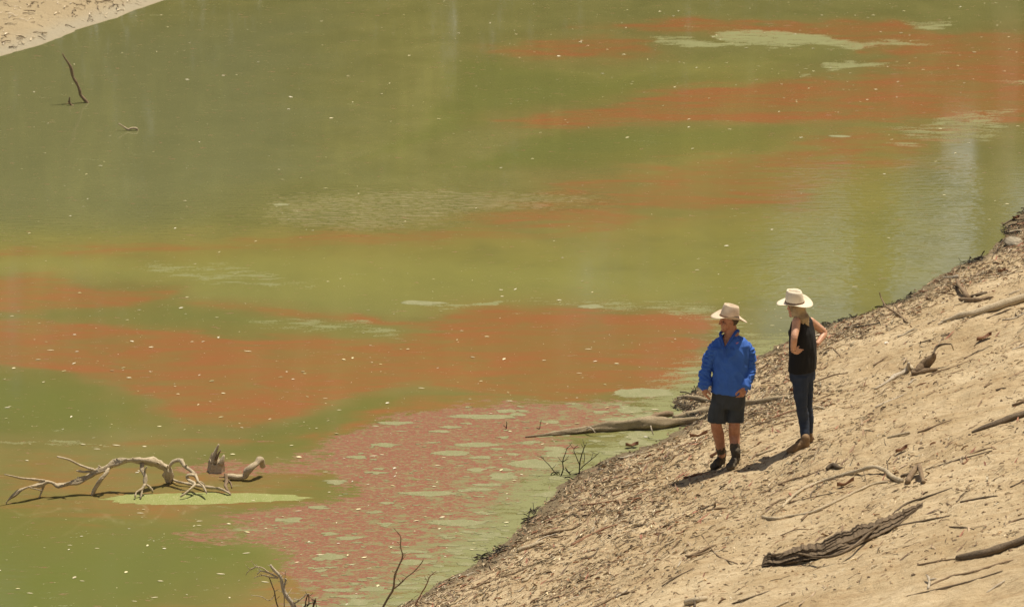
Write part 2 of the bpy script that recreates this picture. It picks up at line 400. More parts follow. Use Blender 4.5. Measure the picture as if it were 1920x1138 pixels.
# red film
c = q.mix(q.math('MULTIPLY', q.attr('veil'), q.mr(n_s, .3, .7, .45, .95)), c, (.225,.145,.050))
n_b = q.noise(q.coord((.8, 2.2, 1)), .9, 6, .62, .8); n_e = q.noise(q.coord((.9, 2.6, 1)), 5, 7, .72, .4); n_w = q.noise(q.coord((.5, 2.6, 1)), 2.2, 7, .7, .6)
ra = q.math('ADD', q.math('ADD', aR, q.math('MULTIPLY', q.math('SUBTRACT', n_w, .5), 2.0)), q.math('MULTIPLY', q.math('SUBTRACT', n_b, .5), 2.6))
rm = q.math('MULTIPLY', q.mr(ra, .20, 1.15), q.math('MULTIPLY', aR, 1.25, True), True)
rm = q.math('MULTIPLY', rm, q.mr(n_e, .30, .52, .72, 1.0))
c = q.mix(rm, c, (.245,.123,.046))
c = q.mix(q.math('MULTIPLY', rm, q.mr(n_b, .46, .66, 0, .65)), c, (.285,.110,.048))
# pink raft, mostly red with olive and pale streaks
pm = q.mr(q.math('ADD', aP, q.math('MULTIPLY', q.math('SUBTRACT', n_e, .5), 3.4)), .36, .66)
pc = q.mix(q.mr(n_f, .40, .60), (.245,.082,.058), (.185,.098,.056))
aS = q.math('MULTIPLY', q.attr('shore'), .20)
pc = q.mix(q.mr(q.math('ADD', aS, q.noise(q.coord((1, 2.0, 1)), 4.5, 7, .74, 0.5)), .60, .66, 0, .9), pc, (.185,.185,.088))
pc = q.mix(q.mr(q.noise(q.coord((1, 2.0, 1)), 11, 6, .75, .3), .53, .60, 0, .8), pc, (.215,.195,.085))
pc = q.mix(q.mr(q.noise(q.coord((1, 1.5, 1)), 24, 4, .7, .2), .54, .60, 0, .75), pc, (.225,.20,.105))
c = q.mix(pm, c, pc)
mm = q.mr(q.math('ADD', aM, q.math('MULTIPLY', q.math('SUBTRACT', q.math('ADD', q.math('MULTIPLY', q.noise(q.coord((.8, 3.2, 1)), 2.6, 7, .68, .6), .65), q.math('MULTIPLY', n_f, .35)), .5), 4.2)), .44, .80)
mc = q.mix(q.mr(n_g, .35, .65), (.225,.225,.120), (.180,.195,.080))
c = q.mix(mm, c, mc)
q.l(c, b.inputs['Base Color']); b.inputs['IOR'].default_value = 1.33
cover = q.math('MAXIMUM', q.math('MULTIPLY', pm, .75), mm)
q.l(q.mr(cover, 0, 1, .07, .75), b.inputs['Roughness'])
q.l(q.mr(cover, 0, 1, 1.0, .2), b.inputs['Specular IOR Level'])
wv = q.noise(q.coord((1.0, 4.0, 1)), 3.0, 1, .5, .3); wv2 = q.noise(q.coord((1.0, 2.0, 1), (0, 0, .1)), 8, 1, .5, .2)
hw = q.math('ADD', wv, q.math('MULTIPLY', wv2, .5))
nb = q.bump(hw, q.mr(aW, 0, 1, .022, .85), .03, None)
q.bump(q.math('ADD', q.math('MULTIPLY', n_g, .5), mm), q.mr(cover, 0, 1, 0, .5), .008, b, nb)
M['water'] = m
water = np_mesh('water', np.stack([x, y, 0 * x], 1), grid_faces(len(wx), len(wy)), m,
                dict(red=red, pink=pink, matt=mat_, film=film, fresh=fresh, shore=np.exp(-np.clip(pshore, 0, 9) / 1.3) * inb, ripple=rip, gold=gold, cool=cool, veil=veil))
tag(water, kind='structure', label='still murky green river water with red and pale algae')

# ------------------------------------------------------------------ litter (real little pieces, vertex tint = the colour of each piece)
def tint_mat(name, rough=.8, nz=40):
    m, t, b = newmat(name); q = NB(t)
    c = q.attr('tint', 'Color'); n = q.noise(q.coord(), nz, 3, .6)
    c2 = q.n('ShaderNodeHueSaturation'); q.l(c, c2.inputs['Color']); q.l(q.mr(n, .3, .7, .72, 1.2), c2.inputs['Value'])
    q.l(c2.outputs[0], b.inputs['Base Color']); b.inputs['Roughness'].default_value = rough; return m
M['tint'] = tint_mat('litter_tint')
def normals(x, y, e=.06):
    dx = (Hf(x + e, y) - Hf(x - e, y)) / (2 * e); dy = (Hf(x, y + e) - Hf(x, y - e)) / (2 * e)
    n = np.stack([-dx, -dy, np.ones_like(dx)], 1); return n / np.linalg.norm(n, axis=1, keepdims=True)
def scatter(name, tmplV, tmplF, P, N, ang, L, W, T, tints, kind='stuff', label=None, tilt=.15, floor_k=0.0):
    """copies of one template, x = long axis, into one mesh"""
    n = len(P)
    ax = np.stack([np.cos(ang), np.sin(ang), np.zeros(n)], 1)
    N = N + rng.normal(0, tilt, N.shape); N /= np.linalg.norm(N, axis=1, keepdims=True)
    ax -= N * (ax * N).sum(1, keepdims=True); ax /= np.linalg.norm(ax, axis=1, keepdims=True)
    by = np.cross(N, ax)
    V = (P[:, None] + ax[:, None] * (tmplV[None, :, 0:1] * L[:, None, None]) + by[:, None] * (tmplV[None, :, 1:2] * W[:, None, None])
         + N[:, None] * (tmplV[None, :, 2:3] * T[:, None, None]))
    k = tmplV.shape[0]
    F = (tmplF[None] + (np.arange(n) * k)[:, None, None]).reshape(-1, tmplF.shape[1])
    o = np_mesh(name, V.reshape(-1, 3), F, M['tint'], dict(tint=np.repeat(tints, k, axis=0)), smooth=False)
    return tag(o, kind=kind, label=label)
def leaf_t(seg=4, bend=.18, fold=.25):
    V = []; F = []
    for i in range(seg + 1):
        u = i / seg; wd_ = math.sin(math.pi * min(max(u, .03), .97)) ** .8 * .5; xx = u - .5; yy = bend * (u - .5) ** 2 * 2; zz = .45 * math.sin(u * math.pi * 1.0)
        V += [(xx, yy * 3 - wd_, zz + fold), (xx, yy * 3, zz), (xx, yy * 3 + wd_, zz + fold)]
    for i in range(seg):
        F += [(i*3, i*3+1, i*3+4, i*3+3), (i*3+1, i*3+2, i*3+5, i*3+4)]
    return np.array(V), np.array(F)
def twig_t(seg=4, curve=.06, seed=1):
    r_ = random.Random(seed); V = []; F = []
    for i in range(seg + 1):
        u = i / seg; cy = r_.uniform(-1, 1) * 1.2; cz = r_.uniform(-.3, .8); rr_ = (1 - .6 * u) * .5
        for k in range(3):
            a = k * 2.094 + .5; V.append((u - .5, cy + rr_ * math.cos(a), cz + rr_ * math.sin(a) + .4))
    for i in range(seg):
        for k in range(3):
            k2 = (k + 1) % 3; F.append((i*3+k, i*3+k2, i*3+3+k2, i*3+3+k))
    return np.array(V), np.array(F)
def clod_t(seed=0):
    r_ = np.random.default_rng(seed)
    V = np.array([(1,0,0),(-1,0,0),(0,1,0),(0,-1,0),(0,0,1),(.6,.6,.5),(-.6,.6,.5),(-.6,-.6,.5),(.6,-.6,.5),(0,0,-.5)], float) * .5
    V *= r_.uniform(.75, 1.2, V.shape)
    F = [(0,5,4),(5,2,4),(2,6,4),(6,1,4),(1,7,4),(7,3,4),(3,8,4),(8,0,4),(0,9,2),(2,9,1),(1,9,3),(3,9,0),(0,2,5),(2,1,6),(1,3,7),(3,0,8)]
    return V, np.array(F)
def bank_points(n, dens, xr=(-3.2, 11), yr=(32, 58)):
    out = []; tot = 0
    while tot < n:
        xx = rng.uniform(*xr, 60000); yy = rng.uniform(*yr, 60000); p = pnear(xx, yy)
        k = (rng.random(60000) < dens(xx, yy, p)) & (p > -.05)
        out.append(np.stack([xx[k], yy[k]], 1)); tot += k.sum()
    return np.concatenate(out)[:n]
def pick(cols, n, jit=.15):
    c = np.array(cols)[rng.integers(0, len(cols), n)]; return np.clip(c * (1 + rng.normal(0, jit, (n, 1))), .005, .9)
CONT = math.atan2(.88, .47)
def lay(name, n, tmpl, dens, Lr, asp, thick, cols, spread, label, lift=0.0, tilt=.2):
    P2 = bank_points(n, dens); xx, yy = P2[:, 0], P2[:, 1]; zz = Hf(xx, yy)
    n = len(P2); L = rng.uniform(*Lr, n) * rng.uniform(.6, 1.2, n)
    ang = CONT + rng.normal(0, spread, n)
    return scatter(name, *tmpl, np.stack([xx, yy, np.maximum(zz, 0) + lift], 1), normals(xx, yy), ang, L, L * asp, L * thick, pick(cols, n), label=label, tilt=tilt)
dl = lambda a, b: (lambda x_, y_, p: np.clip(litter_density(x_, y_, p) * a + b, 0, 1))
LEAFC = [(.50,.40,.26), (.58,.49,.34), (.42,.32,.20), (.26,.17,.10), (.36,.31,.22), (.66,.58,.44), (.12,.08,.05), (.36,.19,.11), (.50,.42,.28), (.44,.38,.28)]
lay('leaf_litter', 19000, leaf_t(4, .18, .3), dl(1.0, .010), (.028, .085), .15, .16, LEAFC, .8, 'dry gum leaves strewn thickly along the water edge and up the bank')
lay('curled_leaf_litter', 9000, leaf_t(4, -.12, .7), dl(1.0, .012), (.03, .08), .26, .26, LEAFC, .9, 'curled dead leaves scattered over the bank')
lay('twig_litter', 6500, twig_t(4, .06, 3), dl(.9, .025), (.08, .28), .035, .035, [(.13,.09,.055), (.20,.14,.09), (.30,.24,.17), (.09,.06,.04), (.24,.12,.07)], .42, 'thin dry twigs strewn over the bank', tilt=.08)
lay('bark_litter', 3200, leaf_t(3, .04, .15), dl(.8, .035), (.08, .26), .10, .06, [(.22,.14,.085), (.30,.20,.12), (.17,.11,.07), (.40,.30,.20), (.30,.13,.08)], .40, 'strips of fallen bark scattered along the bank')
lay('soil_crumbs', 10000, clod_t(2), dl(.2, .22), (.012, .05), .8, .7, [(.36,.25,.14), (.28,.19,.11), (.42,.30,.17), (.16,.11,.065)], 3, 'small clods of dry soil on the bank')
lay('wet_debris', 800, twig_t(4, .1, 9), lambda x_, y_, p: np.exp(-((p - .03) / .10) ** 2) * sstep(.0, .4, fbm(x_ * 1.8, y_ * 1.8, 2)), (.06, .22), .06, .10, [(.03,.026,.02), (.06,.05,.035), (.10,.08,.05)], .8, 'dark wet sticks and leaves caught along the waterline', tilt=.35)
lay('dark_chips', 5500, twig_t(2, .06, 4), lambda x_, y_, p: np.clip(.03 + .6 * sstep(.0, .45, fbm((x_ * .47 + y_ * .88) * .8 + 3, (x_ * .88 - y_ * .47) * 3.0, 3)), 0, 1), (.02, .10), .10, .08, [(.10,.07,.045), (.16,.11,.07), (.07,.05,.035), (.24,.16,.10)], .35, 'dark chips of bark and twig dotted over the sand', tilt=.1)
# far bank
n = 1500; xx = rng.uniform(-12, -4, 12000); yy = rng.uniform(60, 70, 12000); k = pfar(xx, yy) > .1; xx, yy = xx[k][:n], yy[k][:n]
zz = Hf(xx, yy); L = rng.uniform(.05, .22, len(xx))
scatter('far_bank_litter', *twig_t(4, .06, 5), np.stack([xx, yy, zz], 1), normals(xx, yy), CONT + rng.normal(0, .9, len(xx)) , L, L * .12, L * .12,
        pick([(.13,.09,.055), (.22,.16,.10), (.55,.46,.32), (.60,.52,.40)], len(xx)), label='twigs and pale leaves scattered over the far bank')
# flecks floating on the water
def on_water(n, dens):
    xx = rng.uniform(-9.5, 9.5, n * 6); yy = rng.uniform(35, 68, n * 6)
    pz = (pnear(xx, yy) < -.1) & (pfar(xx, yy) < -.1)
    k = pz & (rng.random(n * 6) < dens(xx, yy)); return xx[k][:n], yy[k][:n]
def fd(xx, yy):
    px, py = proj(xx, yy, 0 * xx)
    return .10 + .35 * sstep(470, 600, py) + .30 * (1 - sstep(120, 300, py)) * sstep(700, 1200, px) + .9 * sstep(.15, .55, fbm(xx * .8, yy * .5, 3)) * sstep(500, 640, py)
xx, yy = on_water(2200, fd); n = len(xx); L = .010 + .045 * rng.random(n) ** 4
scatter('floating_flecks', *leaf_t(3, .1, .1), np.stack([xx, yy, np.full(n, .004)], 1), np.tile([0, 0, 1.], (n, 1)), rng.uniform(-.5, .5, n) + (rng.random(n) < .3) * 1.2, L * 1.25, L * rng.uniform(.35, .8, n), L * .15,
        pick([(.66,.60,.40), (.58,.54,.33), (.74,.70,.55), (.45,.42,.22)], n), label='pale seed husks and leaf flecks floating on the water', tilt=.05)

# ------------------------------------------------------------------ algae mats
m, t, b = newmat('algae_mat'); q = NB(t); v = q.coord((1, .5, 1))
n1 = q.noise(v, 7, 5, .6); n2 = q.noise(v, 90, 3, .7)
c = q.mix(q.mr(n1, .35, .65), (.185,.19,.09), (.225,.22,.115)); c = q.mix(q.mr(n2, .55, .68, 0, .8), c, (.18,.21,.065)); c = q.mix(q.mr(n2, .42, .32, 0, .6), c, (.42,.41,.25))
q.l(c, b.inputs['Base Color']); b.inputs['Roughness'].default_value = .8; q.bump(n2, .6, .006, b); M['mat'] = m
m, t, b = newmat('green_mat'); q = NB(t); v = q.coord((1, .5, 1)); n2 = q.noise(v, 80, 4, .7); n1 = q.noise(v, 8, 4, .6)
c = q.mix(q.mr(n1, .35, .65), (.215,.24,.07), (.265,.275,.10)); c = q.mix(q.mr(n2, .52, .66, 0, .9), c, (.17,.22,.04)); c = q.mix(q.mr(n2, .40, .30), c, (.60,.62,.40))
q.l(c, b.inputs['Base Color']); b.inputs['Roughness'].default_value = .8; q.bump(n2, .8, .01, b); M['greenmat'] = m
def mat_mesh(mb, cx, cy, rx, ry, z=.004, n=40, th=.004, seed=0, rag=.25, poly=None):
    r_ = np.random.default_rng(seed); a = np.linspace(0, 2 * math.pi, n, endpoint=False)
    k = 1 + rag * (fbm(np.cos(a) * 1.3 + seed * 3.1, np.sin(a) * 1.3, 4)) + rag * .35 * fbm(np.cos(a) * 9 + seed, np.sin(a) * 9, 3) + r_.normal(0, rag * .06, n)
    V = []; F = []
    sh = np.sign(np.cos(a)) * np.abs(np.cos(a)) ** 1.0
    ring = [(cx + rx * sh[i] * k[i], cy + ry * math.sin(a[i]) * k[i]) for i in range(n)]
    for (xx, yy) in ring: V.append((xx, yy, .001))
    for (xx, yy) in ring: V.append((cx + (xx - cx) * .97, cy + (yy - cy) * .93, z + th))
    F = [(i, (i+1) % n, n + (i+1) % n, n + i) for i in range(n)] + [tuple(n + i for i in range(n))]
    mb.add(V, F)
def wpt(px, py): p = at_z(px, py); return p.x, p.y
def pxm(py): return at_z(960, py).length and (Vector((0, 0, CH)) - at_z(960, py)).length / F_PX
MATS = [ # px, py, half width, half height, label, material
 (384, 935, 176, 10, 'large pale green algae mat under the dead branch at lower left', 'greenmat'),
 (1210, 737, 52, 8, 'pale algae raft just left of the man, nearest his sleeve', 'mat'),
 (1183, 768, 26, 6, 'small oval algae raft above the half sunken log', 'mat'),
 (790, 568, 40, 4, 'grey green algae raft at the upper edge of the red band', 'mat'),
 (1108, 575, 24, 4, 'small algae raft beside a floating white blossom', 'mat'),
 (905, 781, 60, 4, 'long thin algae raft at the top of the pink patch', 'mat'),
 (740, 793, 34, 3, 'thin algae streak at the left tip of the pink patch', 'mat'),
 (895, 834, 46, 5, 'algae raft in the middle right of the pink patch', 'mat'),
 (845, 850, 32, 5, 'small algae raft above the pale smear in the pink patch', 'mat'),
 (1000, 870, 46, 8, 'broad algae raft left of the dead brush at the waterline', 'mat'),
 (528, 384, 15, 2, 'tiny lone algae scrap at the left end of the ripples', 'mat'),
 (1572, 256, 22, 2, 'small algae scrap floating alone right of centre top', 'mat'),
 (1190, 786, 60, 5, 'thin algae raft touching the far side of the shore log', 'mat'),
 (670, 857, 22, 3, 'short algae streak by the left edge of the pink patch', 'mat'),
 (855, 980, 60, 6, 'ragged algae raft low in the pink patch', 'mat'),
 (800, 925, 50, 5, 'ragged algae raft left of centre in the pink patch', 'mat'),
]
for i, (px, py, a_, b_, lab, mt) in enumerate(MATS):
    cx, cy = wpt(px, py); s_ = pxm(py); mb = MB()
    mat_mesh(mb, cx, cy, a_ * s_, b_ * s_ / math.sin(math.atan2(CH, cy)), .0012 + .0001 * i, 90, .0008, i + 3, .45)
    tag(mb.build('algae_mat', M[mt], None, (cx, cy, 0), smooth=False), lab, 'algae mat', 'algae mats floating on the water')
# the many small rafts of the pink patch
mb = MB(); cnt = 0; r_ = random.Random(5)
IN = [(600,890),(660,845),(720,805),(800,775),(880,757),(1150,755),(1250,765),(1290,700),(1330,650),(1300,790),(1200,850),(1080,905),(1000,975),(920,1060),(760,1170),(520,1180),(600,1100),(560,1040),(480,1000),(480,965),(630,930)]
tryp = np.stack([rng.uniform(430, 1350, 9000), rng.uniform(640, 1180, 9000)], 1)
sdv = poly_sd(tryp[:, 0], tryp[:, 1], IN)
for (px, py), s in zip(tryp, sdv):
    if s > -5: continue
    cx, cy = wpt(px, py); ps = -float(pnear(np.array([cx]), np.array([cy]))[0])
    if ps < .05: continue
    pr = .06 + .25 * math.exp(-ps / .8)
    if r_.random() > pr: continue
    a_ = (.02 + .11 * r_.random() ** 3.5) * (1 + .4 * math.exp(-ps)); mat_mesh(mb, cx, cy, a_, a_ * r_.uniform(.3, .7), .001 + .002 * r_.random(), 14, .001, cnt, .9); cnt += 1
tag(mb.build('small_algae_rafts', M['mat'], None, (0, 40, 0), smooth=False), 'many small pale algae rafts drifting in the pink patch near the shore', kind='stuff')
# individual larger floating leaves
lv, lf = leaf_t(4, .12, .2)
leaf_m, t_, b_ = newmat('pale_leaf'); b_.inputs['Base Color'].default_value = (.62,.56,.38,1); b_.inputs['Roughness'].default_value = .7
LP = [(56,1112,'pale floating leaf at bottom left corner area'),(497,1091,None),(263,962,None),(131,1022,None),(182,1028,None),(154,1089,None),(290,1120,None),(252,1127,None),(462,1037,None),(182,842,None),(218,835,None),(414,1076,None),(373,985,None),(374,977,None),(636,769,None),(704,799,None),(790,728,None),(610,747,None),(1103,655,None),(1086,700,None),(1380,690,None),
      (700,855,None),(610,885,None),(820,873,None),(955,752,None),(1228,768,None),(560,958,None),(660,1059,None),(693,1065,None),(600,1040,None),(465,659,None),(95,657,None),(1603,538,None)]
for px, py, lab in LP:
    cx, cy = wpt(px, py); me = MB(); L = random.uniform(.05, .10); a = random.uniform(-.3, .3)
    vs_ = [(cx + (p[0]*math.cos(a) - p[1]*.2*math.sin(a)) * L, cy + (p[0]*math.sin(a) + p[1]*.2*math.cos(a)) * L * 1.2, p[2] * L * .05 + .003) for p in lv]
    me.add(vs_, [tuple(f) for f in lf])
    tag(me.build('floating_leaf', leaf_m, None, (cx, cy, 0), smooth=False), 'pale leaf floating flat on the murky water', 'leaf', 'larger leaves floating on the water')

# ------------------------------------------------------------------ wood in the water
WS = 1.0
def wtube(mb, pts, Y0, rad_px, sides=9, sub=4, rough=.14, s=None):
    """pts: (photo x, photo y, depth offset m) in a standing plane at depth Y0"""
    P = [at_y(p[0], p[1], Y0 + (p[2] if len(p) > 2 else 0)) for p in pts]
    s_ = (P[0] - Vector((0, 0, CH))).length / F_PX
    r_ = [k * s_ * WS for k in (rad_px if isinstance(rad_px, (list, tuple)) else [rad_px])]
    if len(r_) == 1: r_ = r_ * len(P)
    tube(mb, P, r_, sides, sub, rough, .1)
def wy_(px, py): return at_z(px, py).y
Y0 = wy_(250, 925); WS = 1.0
root = empty('dead_branch', at_z(310, 893), 'large bare crooked branch arching out of the water, touching a green algae mat', 'branch', 'dead branches in the water')
mb = MB(); wtube(mb, [(318,903,.35),(316,885,.3),(308,876,.28),(290,866,.2),(268,862,.1),(240,863,.1),(215,869,.1),(197,878,.05),(180,884,0),(160,896,0),(135,905,-.05),(110,912,-.1),(98,905,-.1),(85,903,-.1),(72,910,-.15),(50,913,-.25),(30,925,-.3),(13,940,-.35),(12,948,-.35)], Y0, [6.5,7.5,7,6.5,6,5.5,5.5,5,5.5,5,4.5,4,3.5,3.5,3,3,2.2,2,1.6], 12, 4, .62)
mb.build('limb', M['driftwood'], root)
for pts, rd in [
  ([(205,874,.1),(200,885,0),(190,897,-.05),(180,912,-.05),(174,925,-.05),(171,934,-.05)], [4.5,4,3.6,3.2,2.6,2]),
  ([(268,866,.1),(266,880,.05),(273,893,0),(272,908,-.05),(266,917,-.1),(256,922,-.15),(253,932,-.2)], [4.5,4,3.5,3,2.6,2,1.5]),
  ([(272,908,-.05),(267,918,-.1),(263,935,-.2)], [2.6,2.2,1.5]), ([(274,908,0),(284,917,0),(286,923,0)], [2.4,2,1.4]),
  ([(316,880,.3),(322,868,.3),(330,863,.3),(340,863,.25),(346,873,.2),(356,880,.15),(366,890,.1)], [4.5,4.2,4,4,3.5,3.2,3]),
  ([(340,864,.25),(343,860,.25)], [3.5,1.2]),
  ([(366,890,.1),(372,903,.0),(380,910,-.05),(388,925,-.2)], [3.5,2.8,2.4,1.4]), ([(366,891,.1),(352,890,.05),(350,896,.05),(358,902,0),(366,908,-.05),(352,920,-.15),(338,931,-.2)], [3.6,3.4,3.2,3,2.4,2,1.3]),
  ([(368,905,0),(376,903,0),(384,909,0)], [2.2,2,1.2]),
  ([(160,896,0),(180,883,0),(165,877,0),(150,872,0),(130,862,-.05),(107,856,-.1)], [2.5,2.6,2.4,2.2,1.8,1.2]),
  ([(172,884,0),(158,884,0),(143,882,0)], [2.2,1.8,1.2]),
  ([(84,901,-.1),(65,899,-.15),(40,896,-.25),(8,889,-.35)], [2.6,2,1.6,1]),
  ([(83,904,-.1),(80,916,-.1),(76,926,-.15),(73,933,-.15)], [2.8,2.2,1.8,1.6]), ([(78,919,-.15),(65,916,-.2),(53,912,-.25)], [1.6,1.3,1])]:
    mb = MB(); wtube(mb, pts, Y0, rd, 8, 2, .4); mb.build('twig', M['driftwood'], root)
# crooked stub right of it
Y1 = wy_(455, 900)
rk_ = random.Random(4)
for x0, y0, d0 in [(298,871,.2),(252,862,.1),(228,866,.1),(190,880,.05),(150,899,0),(122,909,-.1),(347,876,.2),(271,884,.05),(190,900,-.05),(312,880,.28)]:
    mb = MB(); an = rk_.uniform(-2.6, -.5); L_ = rk_.uniform(5, 12); wtube(mb, [(x0, y0, d0), (x0 + L_*.5*math.cos(an), y0 + L_*.5*math.sin(an), d0 - .02), (x0 + L_*math.cos(an) + rk_.uniform(-2, 2), y0 + L_*math.sin(an), d0 - .04)], Y0, [3.0, 2.0, .9], 6, 2, .4); mb.build('twig', M['driftwood'], root)
root = empty('dead_branch', at_z(445, 905), 'short thick crooked branch stub poking out of the water right of the large bare branch', 'branch', 'dead branches in the water')
mb = MB(); wtube(mb, [(421,893,0),(432,893,0),(447,895,0),(460,893,0),(463,883,0),(472,875,0),(482,868,.05),(488,862,.1),(493,874,.15)], Y1, [3,4.5,5.5,5.5,6.5,5.5,5.5,6.5,6], 10, 4, .2); mb.build('limb', M['driftwood'], root)
for pts, rd in [([(424,888,0),(425,903,-.08),(423,912,-.22),(432,926,-.5)], [3.4,3.4,3,1.8]), ([(424,898,-.05),(432,904,-.1),(435,914,-.28)], [2,1.5,1]), ([(424,894,0),(411,894,0)], [2.2,1])]:
    mb = MB(); wtube(mb, pts, Y1, rd, 8, 3, .15); mb.build('twig', M['brownwood'], root)
WS = 1.0
P = [at_z(px, py, z) for px, py, z in ((318,896,.03),(335,903,.04),(360,908,.03),(385,912,.05),(410,916,.04),(428,923,.03),(434,930,-.01))]
mb = MB(); tube(mb, P, [.009,.014,.015,.016,.017,.014,.007], 7, 4, .35); mb.build('twig', M['driftwood'], root)
# broken stump
Y2 = wy_(405, 884); base = at_z(405, 884)
root = empty('tree_stump', base, 'pale broken stump with a splintered pointed top standing in the water', 'stump')
s_ = (base - Vector((0, 0, CH))).length / F_PX
mb = MB(); V = []; F = []; n = 20; rows = 9
for j in range(rows):
    u = j / (rows - 1)
    for k in range(n):
        a = 2 * math.pi * k / n; top = (26 + 16 * max(0, math.cos(a - 2.2)) ** 2 + random.uniform(-4, 4)) if True else 0
        r0 = (17 - 4 * u) * (1 + .12 * math.sin(5 * a) + .06 * math.sin(11 * a + 1))
        V.append((base.x + s_ * (r0 * math.cos(a) + 2 * u), base.y + s_ * r0 * .8 * math.sin(a), -.05 + s_ * top * u))
for j in range(rows - 1):
    for k in range(n): F.append((j*n+k, j*n+(k+1)%n, (j+1)*n+(k+1)%n, (j+1)*n+k))
V.append((base.x, base.y, s_ * 14)); F += [((rows-1)*n+k, (rows-1)*n+(k+1)%n, len(V)-1) for k in range(n)]
mb.add(V, F).build('trunk', M['driftwood'], root, smooth=False)
mb = MB(); wtube(mb, [(400,868,0),(402,858,0),(405,846,0),(410,832,0)], Y2, [6,5,3.5,1.6], 7, 3, .3); mb.build('splinter', M['driftwood'], root)
mb = MB(); wtube(mb, [(404,862,-.02),(409,852,-.02),(414,843,-.02)], Y2, [3.5,2.5,1.2], 6, 2, .3); mb.build('splinter', M['brownwood'], root)
mb = MB(); wtube(mb, [(412,872,-.04),(417,860,-.03),(420,852,-.02)], Y2, [5,4,1.5], 6, 2, .3); mb.build('splinter', M['driftwood'], root)
# snags far left
Y3 = wy_(163, 193); mb = MB(); wtube(mb, [(167,197,0),(160,188,0),(151,178,0),(149,168,0),(143,155,0),(136,142,0),(134,128,0),(128,118,0),(122,110,0),(117,100,0)], Y3, [3.2,3.2,3,2.8,2.6,2.4,2.6,2,1.5,.8], 8, 3, .2)
tag(mb.build('dead_snag', M['brownwood'], None, at_z(163,193)), 'tall thin dark snag leaning out of the water below the far bank', 'branch', 'dead branches in the water')
Y3 = wy_(133, 198); mb = MB(); wtube(mb, [(138,200,0),(131,195,0),(130,188,0),(131,182,0)], Y3, [2.2,2.2,1.6,.9], 7, 3, .2); wtube(mb, [(131,194,0),(127,190,0)], Y3, [1.4,.8], 6, 2)
tag(mb.build('dead_snag', M['brownwood'], None, at_z(136,199)), 'stubby forked snag tip just left of the tall thin snag', 'branch', 'dead branches in the water')
Y3 = wy_(240, 245); mb = MB(); wtube(mb, [(222,232,0),(231,237,0),(240,243,0),(247,241,0),(256,241,0),(258,247,0)], Y3, [1,1.6,2,2.2,2,1.6], 7, 3, .15)
tag(mb.build('dead_snag', M['driftwood'], None, at_z(240,246)), 'small looped stick breaking the surface right of the tall snag', 'branch', 'dead branches in the water')
# shore log, half sunken
def gtube(mb, pts, rad_px, sides=8, sub=3, rough=.16, sink=.35, wob=.12):
    P = []; R_ = []
    rad = rad_px if isinstance(rad_px, (list, tuple)) else [rad_px]
    rad = list(np.interp(np.linspace(0, 1, len(pts)), np.linspace(0, 1, len(rad)), rad))
    for p, rp in zip(pts, rad):
        g = G(p[0], p[1]); s_ = (g - Vector((0, 0, CH))).length / F_PX; r_ = rp * s_
        g.z += r_ * (1 - sink) + (p[2] if len(p) > 2 else 0); 
        if len(p) > 2 and p[2]:  # raised point keeps its place in the photo
            g = at_y(p[0], p[1], g.y - p[2] / math.tan(R(17)) * .0); g = at_y(p[0], p[1], G(p[0], p[1]).y - (p[2]) / math.tan(R(17.5)))
        P.append(g); R_.append(r_)
    tube(mb, P, R_, sides, sub, rough, wob); return P
root = empty('shore_log', at_z(1160, 815), 'long weathered grey log lying half in the water and pointing at the man', 'log')
mb = MB(); gtube(mb, [(985,820),(1010,818),(1050,814),(1090,811),(1130,807),(1170,804),(1210,803),(1250,800),(1285,795),(1310,789)], [1.5,3,5,7.5,9,13,12.5,12,8,4], 20, 6, .28, .38, .08); mb.build('trunk', M['logwood'], root)
mb = MB(); gtube(mb, [(1262,784),(1300,777),(1345,769),(1400,759),(1440,752),(1478,746)], [4,6,7.5,7,6,3], 16, 6, .28, .60, .08); mb.build('trunk', M['logwood'], root)
mb = MB(); gtube(mb, [(1218,788),(1232,784),(1250,781),(1262,780)], [3,6,6,5], 9, 3, .2, .2, .1); mb.build('trunk', M['brownwood'], root)
for pts, rd in [([(1120,806),(1160,798),(1200,793),(1240,793),(1290,786)], [2,3,3.5,3,2]), ([(1300,792),(1340,772),(1380,762),(1420,752)], [2,3,3,2])]:
    mb = MB(); gtube(mb, pts, rd, 7, 4, .3, .1, .15); mb.build('splinter', M['logwood'], root)
mb = MB(); gtube(mb, [(1270,748),(1290,748),(1320,752),(1345,756)], [3,5,5,3], 8, 3, .2, .2); mb.build('limb', M['logwood'], root)
mb = MB(); wtube(mb, [(1100,805,-.1),(1108,802,-.15),(1117,812,-.2)], wy_(1110,808), [1.4,1.6,1], 6, 3); mb.build('twig', M['palewood'], root)
mb = MB(); wtube(mb, [(1220,798,-.2),(1222,806,-.25),(1225,815,-.25)], wy_(1220,808), [1.3,1.4,1], 6, 3); mb.build('twig', M['palewood'], root)
mb = MB(); gtube(mb, [(1072,806),(1092,803),(1108,803)], [1.5,2.4,1.2], 6, 2); mb.build('twig', M['darkwood'], root)

